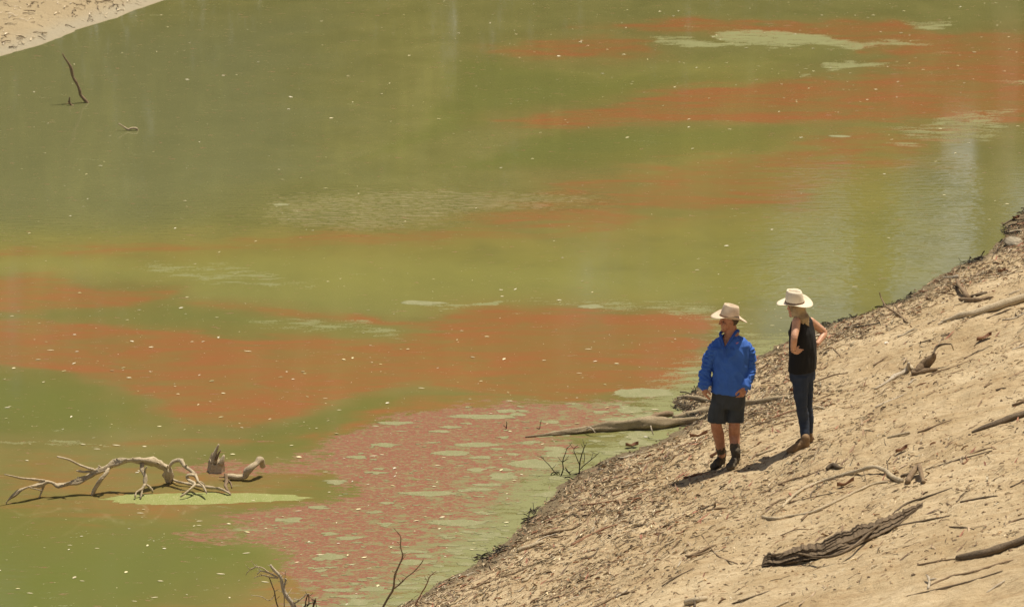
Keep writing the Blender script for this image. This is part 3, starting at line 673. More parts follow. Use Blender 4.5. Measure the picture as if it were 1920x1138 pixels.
# ------------------------------------------------------------------ dead brush standing at the waterline and at the bottom edge
def bush(name, label, stems, mat, anchor, cat='branch', group='standing dead brush', wp=True, part='stem'):
    a = G(*anchor); root = empty(name, a, label, cat, group)
    for i, (pts, rd) in enumerate(stems):
        mb = MB(); wtube(mb, pts, a.y, [k * .8 for k in rd], 6, 4, .12)
        if len(pts) > 3:
            for k in range(1, len(pts) - 1):
                for _ in range(2):
                    if random.random() < .6:
                        t_ = random.random(); x0 = pts[k][0]*(1-t_)+pts[k+1][0]*t_; y0 = pts[k][1]*(1-t_)+pts[k+1][1]*t_; sx = random.choice((-1, 1)) * random.uniform(4, 13); sy = -random.uniform(3, 14)
                        wtube(mb, [(x0, y0, 0), (x0 + sx*.5, y0 + sy*.4, random.uniform(-.04,.04)), (x0 + sx, y0 + sy, random.uniform(-.06,.06))], a.y, [min(rd)*.7 + .15, .5, .3], 5, 2, .1)
        mb.build(part, mat if not isinstance(mat, list) else mat[i % len(mat)], root)
bush('dead_brush', 'low spindly dark brush growing out at the waterline below the shore log', [
 ([(1050,895,0),(1056,880,0),(1055,865,0),(1060,850,0),(1064,838,0)], [1.6,1.4,1.2,1,.6]), ([(1050,893,0),(1040,885,0),(1030,872,0),(1020,862,0),(1018,856,0)], [1.4,1.2,1,.8,.5]),
 ([(1032,893,0),(1036,886,0),(1050,884,0)], [1.3,1.3,1]), ([(1086,888,0),(1087,870,0),(1090,855,0),(1095,840,0),(1098,834,0)], [1.8,1.5,1.2,1,.6]), ([(1087,872,0),(1080,855,0),(1076,842,0),(1084,834,0)], [1.2,1,.8,.5]),
 ([(1088,880,0),(1095,872,0),(1110,860,0),(1124,848,0)], [1.3,1.2,1,.5]), ([(1060,876,0),(1065,884,0),(1072,890,0),(1086,886,0)], [1.5,1.6,1.8,1.6]), ([(1095,868,0),(1096,856,0),(1094,845,0)], [.9,.8,.5]), ([(1032,893,0),(1046,886,0),(1050,890,0)], [1.4,1.2,.8])],
 M['blackwood'], (1075, 890))
bush('dead_brush', 'pale forked dead branch rising from the bottom edge left of centre', [
 ([(556,1160,0),(548,1132,0),(535,1115,0),(530,1100,0),(526,1082,0),(514,1068,0),(507,1058,0)], [6.5,5.5,5,4.5,4.2,4,2.5]), ([(532,1104,0),(540,1118,0),(552,1134,0),(560,1150,0)], [3,3.2,3.4,4]),
 ([(522,1083,0),(505,1074,0),(490,1070,0),(482,1076,0)], [2.4,2,1.6,1]), ([(505,1074,0),(492,1064,0),(478,1063,0),(466,1070,0),(461,1078,0)], [1.8,1.6,1.4,1.1,.7]), ([(521,1083,0),(508,1082,0),(492,1078,0),(476,1083,0)], [2,1.6,1.3,.8]),
 ([(504,1080,0),(510,1096,0),(515,1110,0),(518,1128,0),(525,1145,0)], [1.2,1.4,1.5,1.6,2]), ([(532,1098,0),(537,1086,0),(532,1084,0)], [2.4,1.8,1.2]), ([(548,1132,0),(560,1126,0),(573,1115,0),(580,1112,0)], [2.2,1.8,1.5,1]), ([(563,1125,0),(551,1122,0)], [1.4,.9]),
 ([(470,1115,0),(490,1118,0),(505,1125,0),(515,1114,0)], [.8,1,1.1,.8]), ([(533,1140,0),(533,1118,0),(534,1096,0),(535,1068,0)], [1.4,1.3,1.1,.7])], [M['palewood'], M['palewood'], M['palewood'], M['driftwood'], M['driftwood'], M['darkwood']], (556, 1150))
bush('dead_brush', 'cluster of dark arching twigs at the bottom edge right of the pale branch', [
 ([(572,1150,0),(573,1128,0),(578,1114,0),(579,1130,0),(574,1138,0)], [1.8,1.6,1.4,1.4,1]), ([(585,1150,0),(588,1130,0),(592,1122,0),(588,1138,0)], [1.6,1.4,1.2,1]), ([(562,1150,0),(570,1136,0),(590,1128,0)], [1.4,1.2,.8]), ([(596,1150,0),(593,1136,0),(592,1120,0)], [1.3,1,.6])], M['darkwood'], (580, 1150))
bush('dead_sapling', 'tall thin leafless sapling standing in front of the pink algae at the bottom edge', [
 ([(712,1150,0),(725,1125,0),(738,1102,0),(740,1080,0),(748,1060,0),(755,1042,0),(751,1025,0),(751,1005,0),(738,990,0)], [3,2.8,2.6,2.2,2,1.8,1.5,1.2,.6]), ([(738,1103,0),(752,1092,0),(762,1082,0),(775,1072,0),(786,1060,0),(792,1052,0)], [2.2,1.9,1.6,1.4,1.2,.6]), ([(755,1042,0),(756,1036,0)], [1.4,.8]), ([(752,1092,0),(756,1084,0)], [1,.6])], M['brownwood'], (714, 1148))
bush('dead_sapling', 'short reddish bare stem at the shore right of the tall sapling', [([(778,1135,0),(790,1112,0),(800,1095,0),(806,1080,0),(818,1070,0)], [1.8,1.6,1.4,1.2,.6])], M['redbark'], (780, 1134))
bush('dead_brush', 'thin dark stick standing in the water at the upper edge of the algae rafts', [([(949,804,0),(950,796,0),(950,790,0)], [1.2,1.1,.8]), ([(949,801,0),(943,797,0)], [.9,.6])], M['blackwood'], (949, 804))
bush('dead_brush', 'thin upright twig in the water near the tip of the shore log', [([(1012,804,0),(1013,795,0),(1015,787,0)], [.9,.8,.5]), ([(1012,804,0),(1006,802,0)], [1.2,.8])], M['blackwood'], (1012, 804))

# ------------------------------------------------------------------ wood lying on the bank
# bark slab
def slab(name, label, top, bot, mat, thick=.05, bulge=.10):
    """ragged trough of bark: two traced edges on the ground, far edge stands up"""
    n = 90; mb = MB(); V = []; F = []
    def samp(pl, u):
        P = np.array(pl, float); L = np.concatenate([[0], np.cumsum(np.hypot(*np.diff(P, axis=0).T))]); return np.interp(u * L[-1], L, P[:, 0]), np.interp(u * L[-1], L, P[:, 1])
    m_ = 19
    gy0 = []
    for i in range(n): bx_, by_ = samp(bot, i / (n - 1)); gy0.append(G(bx_, by_).y)
    pad = [gy0[0]] * 12 + gy0 + [gy0[-1]] * 12; gy0 = [sum(pad[i:i+25]) / 25 for i in range(n)]
    for i in range(n):
        u = i / (n - 1); jt = random.uniform(-1, 1) * 2.2 + 5 * _mn(Vector((u * 14, 3, 3))) * (1.3 - u)
        tx, ty = samp(top, u); bx_, by_ = samp(bot, u)
        g0 = at_y(bx_, by_ + 1.5 * _mn(Vector((u * 12, 8, 8))), gy0[i]); g0.z -= .01; Yt = g0.y + .02 + .05 * math.sin(math.pi * u)
        p1 = at_y(tx, ty + jt, Yt)
        for j in range(m_):
            w_ = j / (m_ - 1); c = g0.lerp(p1, w_)
            groove = .05 * _mn(Vector((w_ * 3, u * 2.5, 1))) + .075 * _mn(Vector((w_ * 11 + u * 2, u * 2.2, 4))) + .035 * _mn(Vector((w_ * 26 + u * 3, u * 5, 7)))
            c.y -= (1 - .85 * u ** 4) * bulge * math.sin(math.pi * min(w_ * 1.1, 1)) * (.5 + .5 * math.sin(math.pi * u)) + groove; V.append(c)
        for j in range(m_):
            c = Vector(V[-m_ + 0]).lerp(p1, (m_ - 1 - j) / (m_ - 1)); 
            c = g0.lerp(p1, (m_ - 1 - j) / (m_ - 1)); c.y += thick; c.z -= .01; V.append(c)
    k = 2 * m_
    # V order per slice: m_ front then m_ back (the back list indexes shift because of lookups)
    for i in range(n - 1):
        for j in range(k): F.append((i*k+j, i*k+(j+1)%k, (i+1)*k+(j+1)%k, (i+1)*k+j))
    F += [tuple(range(k-1, -1, -1)), tuple((n-1)*k+j for j in range(k))]
    return mb.add(V, F)
M['slabwood'] = wood_mat('slabwood', (.125,.088,.052), (.20,.145,.09), (.05,.035,.022), 1.0, .6)
mb = slab('bark_slab', '', [(1432,1046),(1440,1040),(1480,1032),(1512,1022),(1540,1018),(1545,1012),(1600,990),(1640,978),(1690,960),(1708,950),(1724,946),(1731,943)],
          [(1428,1060),(1440,1064),(1480,1058),(1520,1048),(1560,1042),(1600,1026),(1625,1012),(1660,998),(1690,982),(1710,966),(1722,956),(1730,945)], M['brownwood'])
root = empty('bark_slab', G(1560, 1040), 'big dark splintered hollow slab of bark lying on the sand in the lower right', 'log')
mb.build('trunk', M['slabwood'], root, smooth=False)
for pts, rd in [([(1480,1033),(1510,1040),(1535,1044),(1570,1040),(1605,1020),(1640,990)], [2,3,3,2.5,2]), ([(1530,1028),(1580,1018),(1620,1000),(1660,975)], [3,3,2]), ([(1434,1042),(1450,1040),(1475,1036)], [1.4,2,1])]:
    mb = MB(); wtube(mb, [(a, b_, -.16) for a, b_ in pts], G(1540, 1040).y + .0, rd, 6, 3, .3)
    # follow the slab in depth
    mb = MB(); P = []
    for a, b_ in pts: g = G(a, b_ + 14); P.append(at_y(a, b_, g.y - .06))
    tube(mb, P, [r * .0057 for r in rd] if len(rd) == len(P) else [.012] * len(P), 6, 3, .3); mb.build('splinter', M['slabwood'], root)
def stick(pts, rd, mat, label, name='fallen_stick', cat='stick', group='sticks lying on the bank', sides=7, sub=4):
    mb = MB(); P = gtube(mb, pts, rd, sides, sub, .15, .15, .15)
    return tag(mb.build(name, mat, None, P[0]), label, cat, group)
# fallen branch tangle on the right
root = empty('fallen_branch', G(1690, 905), 'long crooked fallen branch with a bent root end on the bank, above the bark slab', 'branch', 'branches lying on the bank')
for pts, rd, mt in [
  ([(1467,952),(1480,938),(1500,922),(1530,908),(1570,893,.05),(1610,882,.08),(1640,875,.10),(1660,882,.08),(1675,895,.05),(1690,905)], [2,2.6,3,3,3.6,3.6,4,4.6,5], 'driftwood'),
  ([(1430,970),(1440,973),(1456,974),(1480,970),(1520,963),(1560,945),(1600,925),(1640,908),(1665,905)], [2.5,2.8,3,2.6,2.4,2.4,2], 'driftwood'),
  ([(1702,908),(1706,893,.06),(1714,882,.12),(1722,874,.16),(1726,884,.12),(1730,898,.05),(1733,906)], [6,5.5,5,5,4.5,4,3], 'brownwood'),
  ([(1690,895),(1700,893),(1712,890)], [3,3.5,3], 'darkwood'), ([(1665,885,.05),(1664,872,.12),(1662,862,.16)], [1.2,1,.6], 'darkwood'), ([(1662,868,.12),(1670,856,.18)], [1,.6], 'darkwood'),
  ([(1521,938),(1522,925),(1540,912),(1550,905)], [1.3,1.6,1.3], 'darkwood'), ([(1475,945),(1520,933),(1560,925),(1600,912)], [.9,1.2,1], 'darkwood'), ([(1625,908),(1622,895,.06),(1618,880,.10)], [.8,.8,.5], 'darkwood')]:
    mb = MB(); gtube(mb, pts, rd, 8, 4, .16, .15, .1); mb.build('limb', M[mt], root)
# root snag upper right
root = empty('root_snag', G(1815, 560), 'upright forked brown root snag near the water at the right edge', 'branch', 'branches lying on the bank')
for pts, rd, mt in [([(1815,563),(1808,548,.12),(1800,538,.2),(1795,528,.25),(1797,515,.32)], [6,5,4,3.6,3], 'brownwood'), ([(1797,518,.3),(1785,520,.3),(1768,520,.3)], [3,2.6,1.2], 'palewood'),
   ([(1800,563),(1830,566),(1850,562),(1862,558)], [3,4,3,2], 'brownwood'), ([(1812,560),(1835,555),(1850,550)], [3,3,2], 'darkwood'), ([(1812,556),(1812,545,.08),(1810,537,.12)], [1.5,1.2,.7], 'brownwood'), ([(1826,560),(1838,545,.05),(1842,540,.08)], [2,1.6,1], 'driftwood')]:
    mb = MB(); gtube(mb, pts, rd, 8, 4, .2, .15, .1); mb.build('limb', M[mt], root)
root = empty('driftwood_root', G(1730, 700), 'curled brown driftwood with a raised hooked arm, mid bank on the right', 'branch', 'branches lying on the bank')
for pts, rd, mt in [([(1712,702),(1722,695,.04),(1735,685,.08),(1748,672,.15),(1753,662,.2)], [5,9,10,7,3], 'brownwood'), ([(1750,664,.2),(1757,650,.26),(1770,645,.28),(1784,645,.28)], [2.6,2.2,1.8,1.2], 'darkwood'), ([(1784,645,.28),(1788,656,.2)], [1.3,1], 'driftwood'),
   ([(1695,700),(1705,690),(1712,695)], [3,4,3], 'driftwood'), ([(1640,730),(1660,720),(1680,708),(1700,698),(1704,680,.1)], [1.5,2,4,5,2], 'palewood'), ([(1710,704),(1735,700),(1758,694)], [5,6,3], 'brownwood')]:
    mb = MB(); gtube(mb, pts, rd, 8, 4, .2, .15, .1); mb.build('limb', M[mt], root)
root = empty('fallen_branch', G(1695, 600), 'thin forked bare stick leaning up over the waterline right of the woman', 'branch', 'branches lying on the bank')
for pts, rd in [([(1701,606),(1690,594,.05),(1675,583,.12),(1662,575,.2),(1653,560,.32),(1649,548,.4)], [2,2,1.8,1.6,1.3,.7]), ([(1690,594,.05),(1684,580,.15),(1676,568,.22)], [1.4,1.2,.6])]:
    mb = MB(); gtube(mb, pts, rd, 7, 4, .12, .15, .1); mb.build('limb', M['brownwood'], root)
stick([(1765,605),(1800,597),(1850,585),(1890,574),(1930,562)], [2,5,7,8,8], M['driftwood'], 'weathered grey log running off the right edge below the root snag', 'fallen_log', 'log', 'logs on the bank', 10)
stick([(1795,1050),(1830,1046),(1860,1038),(1890,1028),(1925,1015)], [5,8,8,7,8], M['darkwood'], 'dark knobbly log at the right edge near the bottom corner', 'fallen_log', 'log', 'logs on the bank', 10)
stick([(1822,812),(1850,803),(1890,790),(1925,778)], [2,5,6,6], M['darkwood'], 'dark curved strip of wood at the right edge, mid height', 'fallen_log', 'log', 'logs on the bank', 10)
root = empty('white_bone', G(1740, 1100), 'small bleached white forked stick at the bottom right', 'stick')
for pts in ([(1740,1104),(1742,1092,.03),(1741,1082,.06),(1736,1077,.08)], [(1742,1088,.04),(1750,1085,.05),(1756,1084,.05)]):
    mb = MB(); gtube(mb, pts, [2,3,2.5,1], 7, 4, .15); mb.build('limb', M['palewood'], root)
root.name = 'bleached_stick'
# rock
def rock(px, py, w_, label, colr, name='rock'):
    g = G(px, py); s_ = (g - Vector((0, 0, CH))).length / F_PX * w_; r_ = np.random.default_rng(int(px)); V = []; F = []
    nu, nv = 12, 8
    for j in range(nv):
        th = math.pi * j / (nv - 1)
        for i in range(nu):
            ph = 2 * math.pi * i / nu; k = 1 + .22 * float(fbm(np.array([math.cos(ph) * math.sin(th) * 1.6 + px]), np.array([math.sin(ph) * math.sin(th) * 1.6 + math.cos(th)]), 3)[0]); k *= r_.uniform(.95, 1.05)
            V.append((g.x + s_ * k * math.sin(th) * math.cos(ph), g.y + s_ * k * 1.2 * math.sin(th) * math.sin(ph), g.z + s_ * .15 + s_ * .62 * k * math.cos(th)))
    for j in range(nv - 1):
        for i in range(nu): F.append((j*nu+i, (j+1)*nu+i, (j+1)*nu+(i+1)%nu, j*nu+(i+1)%nu))
    mb = MB().add(V, F); tag(mb.build(name, colr, None, g, smooth=False), label, 'rock')
rock(1900, 458, 18, 'grey brown boulder at the waterline by the right edge', wood_mat('stone', (.30,.26,.19), (.36,.31,.23), (.2,.16,.11), 1, .5))
wm, _, b_ = newmat('white_pebble'); b_.inputs['Base Color'].default_value = (.72,.68,.60,1); b_.inputs['Roughness'].default_value = .8
rock(1662, 644, 4.2, 'small white pebble alone on the bank right of the woman', wm, 'pebble')

# traced single sticks
ST = [
 ([(1430,925),(1470,905),(1510,893),(1545,880)], [1.2,2,1.6,1], 'brownwood', 'thin curved stick between the woman and the fallen branch'),
 ([(1675,963),(1700,945),(1740,932),(1785,915)], [1.4,2.2,2,1], 'darkwood', 'thin dark stick just above the tip of the bark slab'),
 ([(1640,1000),(1680,988),(1730,978),(1780,968)], [3,2.6,2.2,1], 'darkwood', 'dark stick along the lower side of the bark slab'),
 ([(1372,1133),(1400,1124),(1445,1108)], [1.4,2.2,1.2], 'darkwood', 'straight dark stick near the bottom edge, far from the others'),
 ([(1448,1142),(1478,1128)], [2.5,2], 'driftwood', 'short thick stick cut by the bottom edge below the bark slab'),
 ([(1115,1140),(1140,1126),(1165,1116),(1190,1110)], [2,2.6,2.6,2], 'brownwood', 'brown bent stick touching the bottom edge right of centre'),
 ([(1286,1134),(1305,1130),(1325,1124)], [5,6,4], 'driftwood', 'short stubby log piece near the bottom edge'),
 ([(1303,1140),(1303,1128,.06),(1304,1116,.1)], [2,1.8,1.2], 'darkwood', 'upright peg standing behind the stubby log piece at the bottom'),
 ([(1316,1003),(1335,1030),(1350,1045),(1383,1058)], [1,1.4,1.4,1.2], 'brownwood', 'thin bowed stick running down the slope below the man'),
 ([(1285,1042),(1305,1042),(1333,1032)], [1.2,1.8,1.2], 'brownwood', 'short stick ending at the thin bowed stick'),
 ([(1090,948),(1120,945),(1165,937)], [1.6,2,1], 'redbark', 'reddish stick on the litter close to the waterline'),
 ([(1325,958),(1345,955),(1362,953)], [1.6,2.6,1.4], 'brownwood', 'short stick below the shadow of the man'),
 ([(1188,990),(1200,986),(1213,984)], [1.4,2,1.2], 'darkwood', 'short dark stick in the open sand left of centre bank'),
 ([(970,1035),(990,1028),(1018,1018)], [3.5,4.5,3.5], 'driftwood', 'short thick pale stick at the water edge bottom centre'),
 ([(1090,1047),(1105,1046),(1118,1036),(1122,1027)], [1.4,1.5,1.3,.8], 'darkwood', 'hooked dark twig in the litter bottom centre'),
 ([(1048,980),(1060,972),(1075,965),(1087,970)], [1,1.5,1.5,1], 'darkwood', 'arched twig on the litter near the waterline'),
 ([(1160,860),(1175,858),(1192,852)], [1.6,2.2,1.2], 'palewood', 'pale stick at the waterline under the shore log'),
 ([(1332,858),(1344,848,.05),(1352,836,.1)], [3,3,2], 'redbark', 'short root just behind the feet of the man'),
 ([(1525,718),(1560,705),(1590,700)], [1.2,1.6,1], 'brownwood', 'thin stick behind the knees of the woman'),
 ([(1522,768),(1535,766),(1545,768)], [2,3,2], 'driftwood', 'short grey stick right beside the knee of the woman'),
 ([(1525,755),(1545,745),(1562,738)], [1.2,1.4,.8], 'brownwood', 'slim stick above the short grey one by the woman'),
 ([(1563,655),(1570,662),(1575,668)], [1,1.4,1.4], 'brownwood', 'tiny curved twig at the elbow of the woman'),
 ([(1664,822),(1685,817),(1706,812)], [2,2.8,2], 'driftwood', 'straight grey stick in open sand right of the boots of the woman'),
 ([(1780,988),(1805,990),(1826,993)], [1.2,2,1.2], 'darkwood', 'small dark stick right of the bark slab'),
 ([(1853,523),(1885,517),(1918,510)], [1.6,2.2,2], 'driftwood', 'stick lying near the right edge above the root snag'),
 ([(1720,1060),(1760,1053),(1800,1047)], [1.4,2,1.4], 'brownwood', 'stick leading into the dark knobbly log'),
 ([(1745,1098),(1780,1083),(1820,1075),(1860,1062),(1900,1050)], [1.6,2.4,2.6,2,1.4], 'brownwood', 'long brown stick below the dark knobbly log'),
 ([(1700,1118),(1760,1105),(1820,1090),(1880,1070)], [1,1.8,1.8,1], 'darkwood', 'long dark stick near the bottom right corner'),
 ([(1850,1112),(1870,1098),(1884,1089)], [1.4,1.8,1.2], 'palewood', 'pale twig in the bottom right corner'),
 ([(1880,990),(1900,978),(1925,972)], [1.2,2,2], 'brownwood', 'stick at the right edge above the dark knobbly log'),
 ([(1800,942),(1840,935),(1870,930)], [1.6,2.2,1.2], 'darkwood', 'dark stick right of the bark slab tip'),
 ([(1895,914),(1925,900)], [1.6,1.6], 'darkwood', 'short stick cut by the right edge'),
 ([(1735,880),(1800,862),(1860,845)], [.8,1.6,1], 'darkwood', 'thin stick right of the bent root end'),
 ([(1790,865),(1830,848),(1860,840)], [1,2,1], 'brownwood', 'thin brown stick high on the right'),
 ([(1410,760),(1430,753),(1470,745)], [1,1.4,.8], 'darkwood', 'thin dark twig over the log behind the man'),
 ([(1292,745),(1300,742),(1312,745)], [1.6,2,1.2], 'darkwood', 'dark scrap of wood on the mud left of the hand of the man'),
 ([(1705,650),(1740,640),(1780,628)], [1,1.6,1], 'darkwood', 'thin dark stick above the driftwood with the hooked arm'),
 ([(1850,598),(1872,590),(1895,580)], [1.2,2,1.2], 'darkwood', 'dark stick below the weathered log at the right edge'),
 ([(1880,423),(1895,415),(1903,412)], [1.4,2,1.4], 'darkwood', 'dark stick on the mud at the far right waterline'),
 ([(1883,438),(1900,436),(1915,433)], [1.6,2.4,1.6], 'driftwood', 'grey stick above the boulder at the right edge'),
 ([(1860,484),(1877,455,.1),(1889,448,.12)], [.8,1,.6], 'darkwood', 'thin stick leaning by the boulder'),
 ([(1600,615),(1625,612),(1650,606)], [1.4,2,1.2], 'blackwood', 'dark wet stick along the waterline right of the woman'),
 ([(1550,882),(1562,876),(1575,880)], [3,5,3], 'darkwood', 'dark hollow chunk of bark left of the fallen branch'),
]
for pts, rd, mt, lab in ST: stick(pts, rd, M[mt], lab)
# reddish strips of bark: curved sheets
for i, (px, py, l_, wd_, lab) in enumerate([(1845,637,26,5,'red brown bark strip on the bank in the upper right'),(1185,839,22,4,'brown curled bark strip floating by the shore log'),(1310,820,30,3,'red bark strip left of the legs of the man'),(1500,735,34,4,'red bark strip left of the knees of the woman'),(1585,912,28,4,'brown bark piece among the twigs of the fallen branch'),(1690,848,20,4,'pale orange leaf strip in open sand on the right'),(1878,512,14,5,'orange bark scrap near the right edge'),(1905,412,12,5,'orange bark scrap at the far right waterline')]):
    g = G(px, py, .02); s_ = (g - Vector((0, 0, CH))).length / F_PX; V = []; F = []; aa = CONT * .35 + random.uniform(-.2, .2)
    dx = Vector((math.cos(aa), math.sin(aa), 0)); dy = Vector((-math.sin(aa), math.cos(aa), 0))
    for a in range(9):
        u = a / 8 - .5; w0 = (1 - (2 * u) ** 4) * wd_ * s_ * 1.4 * random.uniform(.8, 1.1)
        for k in range(5):
            w_ = k / 4 - .5; p = g + dx * (u * 2 * l_ * s_ * .6) + dy * (w_ * 2 * w0); p.z = max(H1(p.x, p.y), 0) + .012 + .04 * (w_ * 2) ** 2 * (.5 + abs(u)) + .03 * abs(u); V.append(p)
    for a in range(8):
        for k in range(4): F.append((a*5+k, a*5+k+1, a*5+6+k, a*5+5+k))
    tag(MB().add(V, F).build('bark_strip', M['redbark'], None, g, smooth=False), lab, 'bark', 'bark strips on the ground')
# more loose sticks, scattered, nothing tells them apart
bp = bank_points(190, lambda x_, y_, p: np.clip(.25 + .6 * litter_density(x_, y_, p), 0, 1), (-2.5, 9.5), (34, 55))
mts = ['darkwood', 'brownwood', 'driftwood', 'redbark', 'palewood', 'brownwood']
for i, (xx, yy) in enumerate(bp):
    L = random.uniform(.12, .48) * random.uniform(.6, 1.3); a = CONT + random.gauss(-.25, .38); P = []; sg = 1
    cur = random.uniform(-.35, .35)
    for k in range(5):
        u = k / 4 - .5; ax_ = xx + math.cos(a + cur * u) * u * L; ay_ = yy + math.sin(a + cur * u) * u * L
        P.append(Vector((ax_ + random.gauss(0, .006), ay_ + random.gauss(0, .006), max(H1(ax_, ay_), 0) + .006 + random.uniform(0, .012))))
    r0 = random.uniform(.003, .010) * (1 + L); mb = MB(); tube(mb, P, [r0, r0 * 1.1, r0, r0 * .8, r0 * .45], 5, 2, .2)
    tag(mb.build('loose_stick', M[mts[i % 6]], None, P[0]), {'darkwood': 'short dark stick', 'brownwood': 'short brown stick', 'driftwood': 'short grey weathered stick', 'redbark': 'short reddish stick', 'palewood': 'short pale bleached stick'}[mts[i % 6]] + (' lying loose on open sand up the bank' if float(pnear(np.array([xx]), np.array([yy]))[0]) > 1.6 else ' lying loose in the leaf litter near the waterline'), 'stick', 'loose sticks strewn on the bank')
#PEOPLE
# ------------------------------------------------------------------ people
from mathutils import noise as mnoise
def ell(mb, c, rad, axes=None, nu=16, nv=10):
    c = Vector(c); ax = axes or (Vector((1,0,0)), Vector((0,1,0)), Vector((0,0,1))); V = []; F = []
    V.append(c + ax[2] * rad[2])
    for j in range(1, nv):
        th = math.pi * j / nv
        for i in range(nu):
            ph = 2 * math.pi * i / nu
            V.append(c + ax[0]*(rad[0]*math.sin(th)*math.cos(ph)) + ax[1]*(rad[1]*math.sin(th)*math.sin(ph)) + ax[2]*(rad[2]*math.cos(th)))
    V.append(c - ax[2] * rad[2])
    for i in range(nu):
        F.append((0, 1+i, 1+(i+1)%nu)); F.append((len(V)-1, 1+(nv-2)*nu+(i+1)%nu, 1+(nv-2)*nu+i))
    for j in range(nv-2):
        for i in range(nu): F.append((1+j*nu+i, 1+(j+1)*nu+i, 1+(j+1)*nu+(i+1)%nu, 1+j*nu+(i+1)%nu))
    mb.add(V, F)
def limb(mb, P, rad, sides=14, sub=5):
    tube(mb, P, rad, sides, sub, 0, 0)
    ell(mb, P[0], (rad[0],)*3); ell(mb, P[-1], (rad[-1],)*3)
def loft(mb, secs, Rv, Fv, n=28, pw=2.4):
    """secs: (centre, half width along Rv, half depth along Fv)"""
    V = []; F = []; out = []
    for a, b_ in zip(secs[:-1], secs[1:]):
        for k in range(4): t_ = k / 4; out.append((a[0].lerp(b_[0], t_), a[1]*(1-t_)+b_[1]*t_, a[2]*(1-t_)+b_[2]*t_))
    out.append(secs[-1])
    for c, a, b_ in out:
        for i in range(n):
            ph = 2*math.pi*i/n; cx = abs(math.cos(ph))**(2/pw)*math.copysign(1, math.cos(ph)); cy = abs(math.sin(ph))**(2/pw)*math.copysign(1, math.sin(ph))
            V.append(c + Rv*(a*cx) + Fv*(b_*cy))
    m_ = len(out)
    for j in range(m_-1):
        for i in range(n): F.append((j*n+i, j*n+(i+1)%n, (j+1)*n+(i+1)%n, (j+1)*n+i))
    F += [tuple(range(n-1,-1,-1)), tuple((m_-1)*n+i for i in range(n))]; mb.add(V, F)
def remesh(mb, name, mat, parent, voxel=.006, it=4, disp=None, cut=None):
    me = bpy.data.meshes.new('tmp'); me.from_pydata(mb.v, [], mb.f); ob = bpy.data.objects.new('tmp', me); col.objects.link(ob)
    md = ob.modifiers.new('r', 'REMESH'); md.mode = 'VOXEL'; md.voxel_size = voxel
    if it: ms = ob.modifiers.new('s', 'SMOOTH'); ms.factor = .5; ms.iterations = it
    dg = bpy.context.evaluated_depsgraph_get(); ev = ob.evaluated_get(dg); m2 = bpy.data.meshes.new_from_object(ev)
    bpy.data.objects.remove(ob); bpy.data.meshes.remove(me)
    n = len(m2.vertices); co = np.empty(n*3); m2.vertices.foreach_get('co', co); co = co.reshape(-1, 3)
    if disp:
        nr = np.empty(n*3); m2.vertices.foreach_get('normal', nr); nr = nr.reshape(-1, 3)
        d = np.array([disp(Vector(c)) for c in co]); co = co + nr * d[:, None]
    if cut:
        import bmesh
        m2.vertices.foreach_set('co', co.ravel()); bm = bmesh.new(); bm.from_mesh(m2); bm.verts.ensure_lookup_table()
        k = cut(co); bmesh.ops.delete(bm, geom=[bm.verts[i] for i in np.nonzero(k)[0]], context='VERTS'); bm.to_mesh(m2); bm.free()
        n = len(m2.vertices); co = np.empty(n*3); m2.vertices.foreach_get('co', co); co = co.reshape(-1, 3)
    co = co - np.array(parent.location); m2.vertices.foreach_set('co', co.ravel())
    m2.materials.clear(); m2.materials.append(mat); m2.polygons.foreach_set('use_smooth', [True]*len(m2.polygons)); m2.name = name; m2.update()
    o = bpy.data.objects.new(name, m2); col.objects.link(o); o.parent = parent; return o
def head(mb, c, f, r, u, s=1.0):
    ax = (f, r, u); P = lambda a, b_, d: c + (f*a + r*b_ + u*d)*s
    ell(mb, P(-.01,0,.02), (.088*s,.070*s,.094*s), ax); ell(mb, P(.03,0,-.05), (.062*s,.056*s,.062*s), ax); ell(mb, P(.068,0,-.093), (.024*s,.026*s,.022*s), ax)
    ell(mb, P(.074,0,.028), (.018*s,.05*s,.016*s), ax); ell(mb, P(.092,0,-.006), (.016*s,.012*s,.028*s), ax); ell(mb, P(.102,0,-.020), (.016*s,.015*s,.011*s), ax)
    ell(mb, P(.082,0,-.052), (.014*s,.024*s,.007*s), ax); ell(mb, P(.080,0,-.066), (.013*s,.021*s,.007*s), ax)
    for q_ in (-1, 1):
        ell(mb, P(-.012,q_*.078,-.008), (.017*s,.009*s,.031*s), ax); ell(mb, P(.055,q_*.042,-.022), (.024*s,.02*s,.02*s), ax)
    tube(mb, [P(-.01,0,-.03), P(-.025,0,-.10), P(-.035,0,-.17)], [.056*s,.054*s,.066*s], 14, 4, 0)
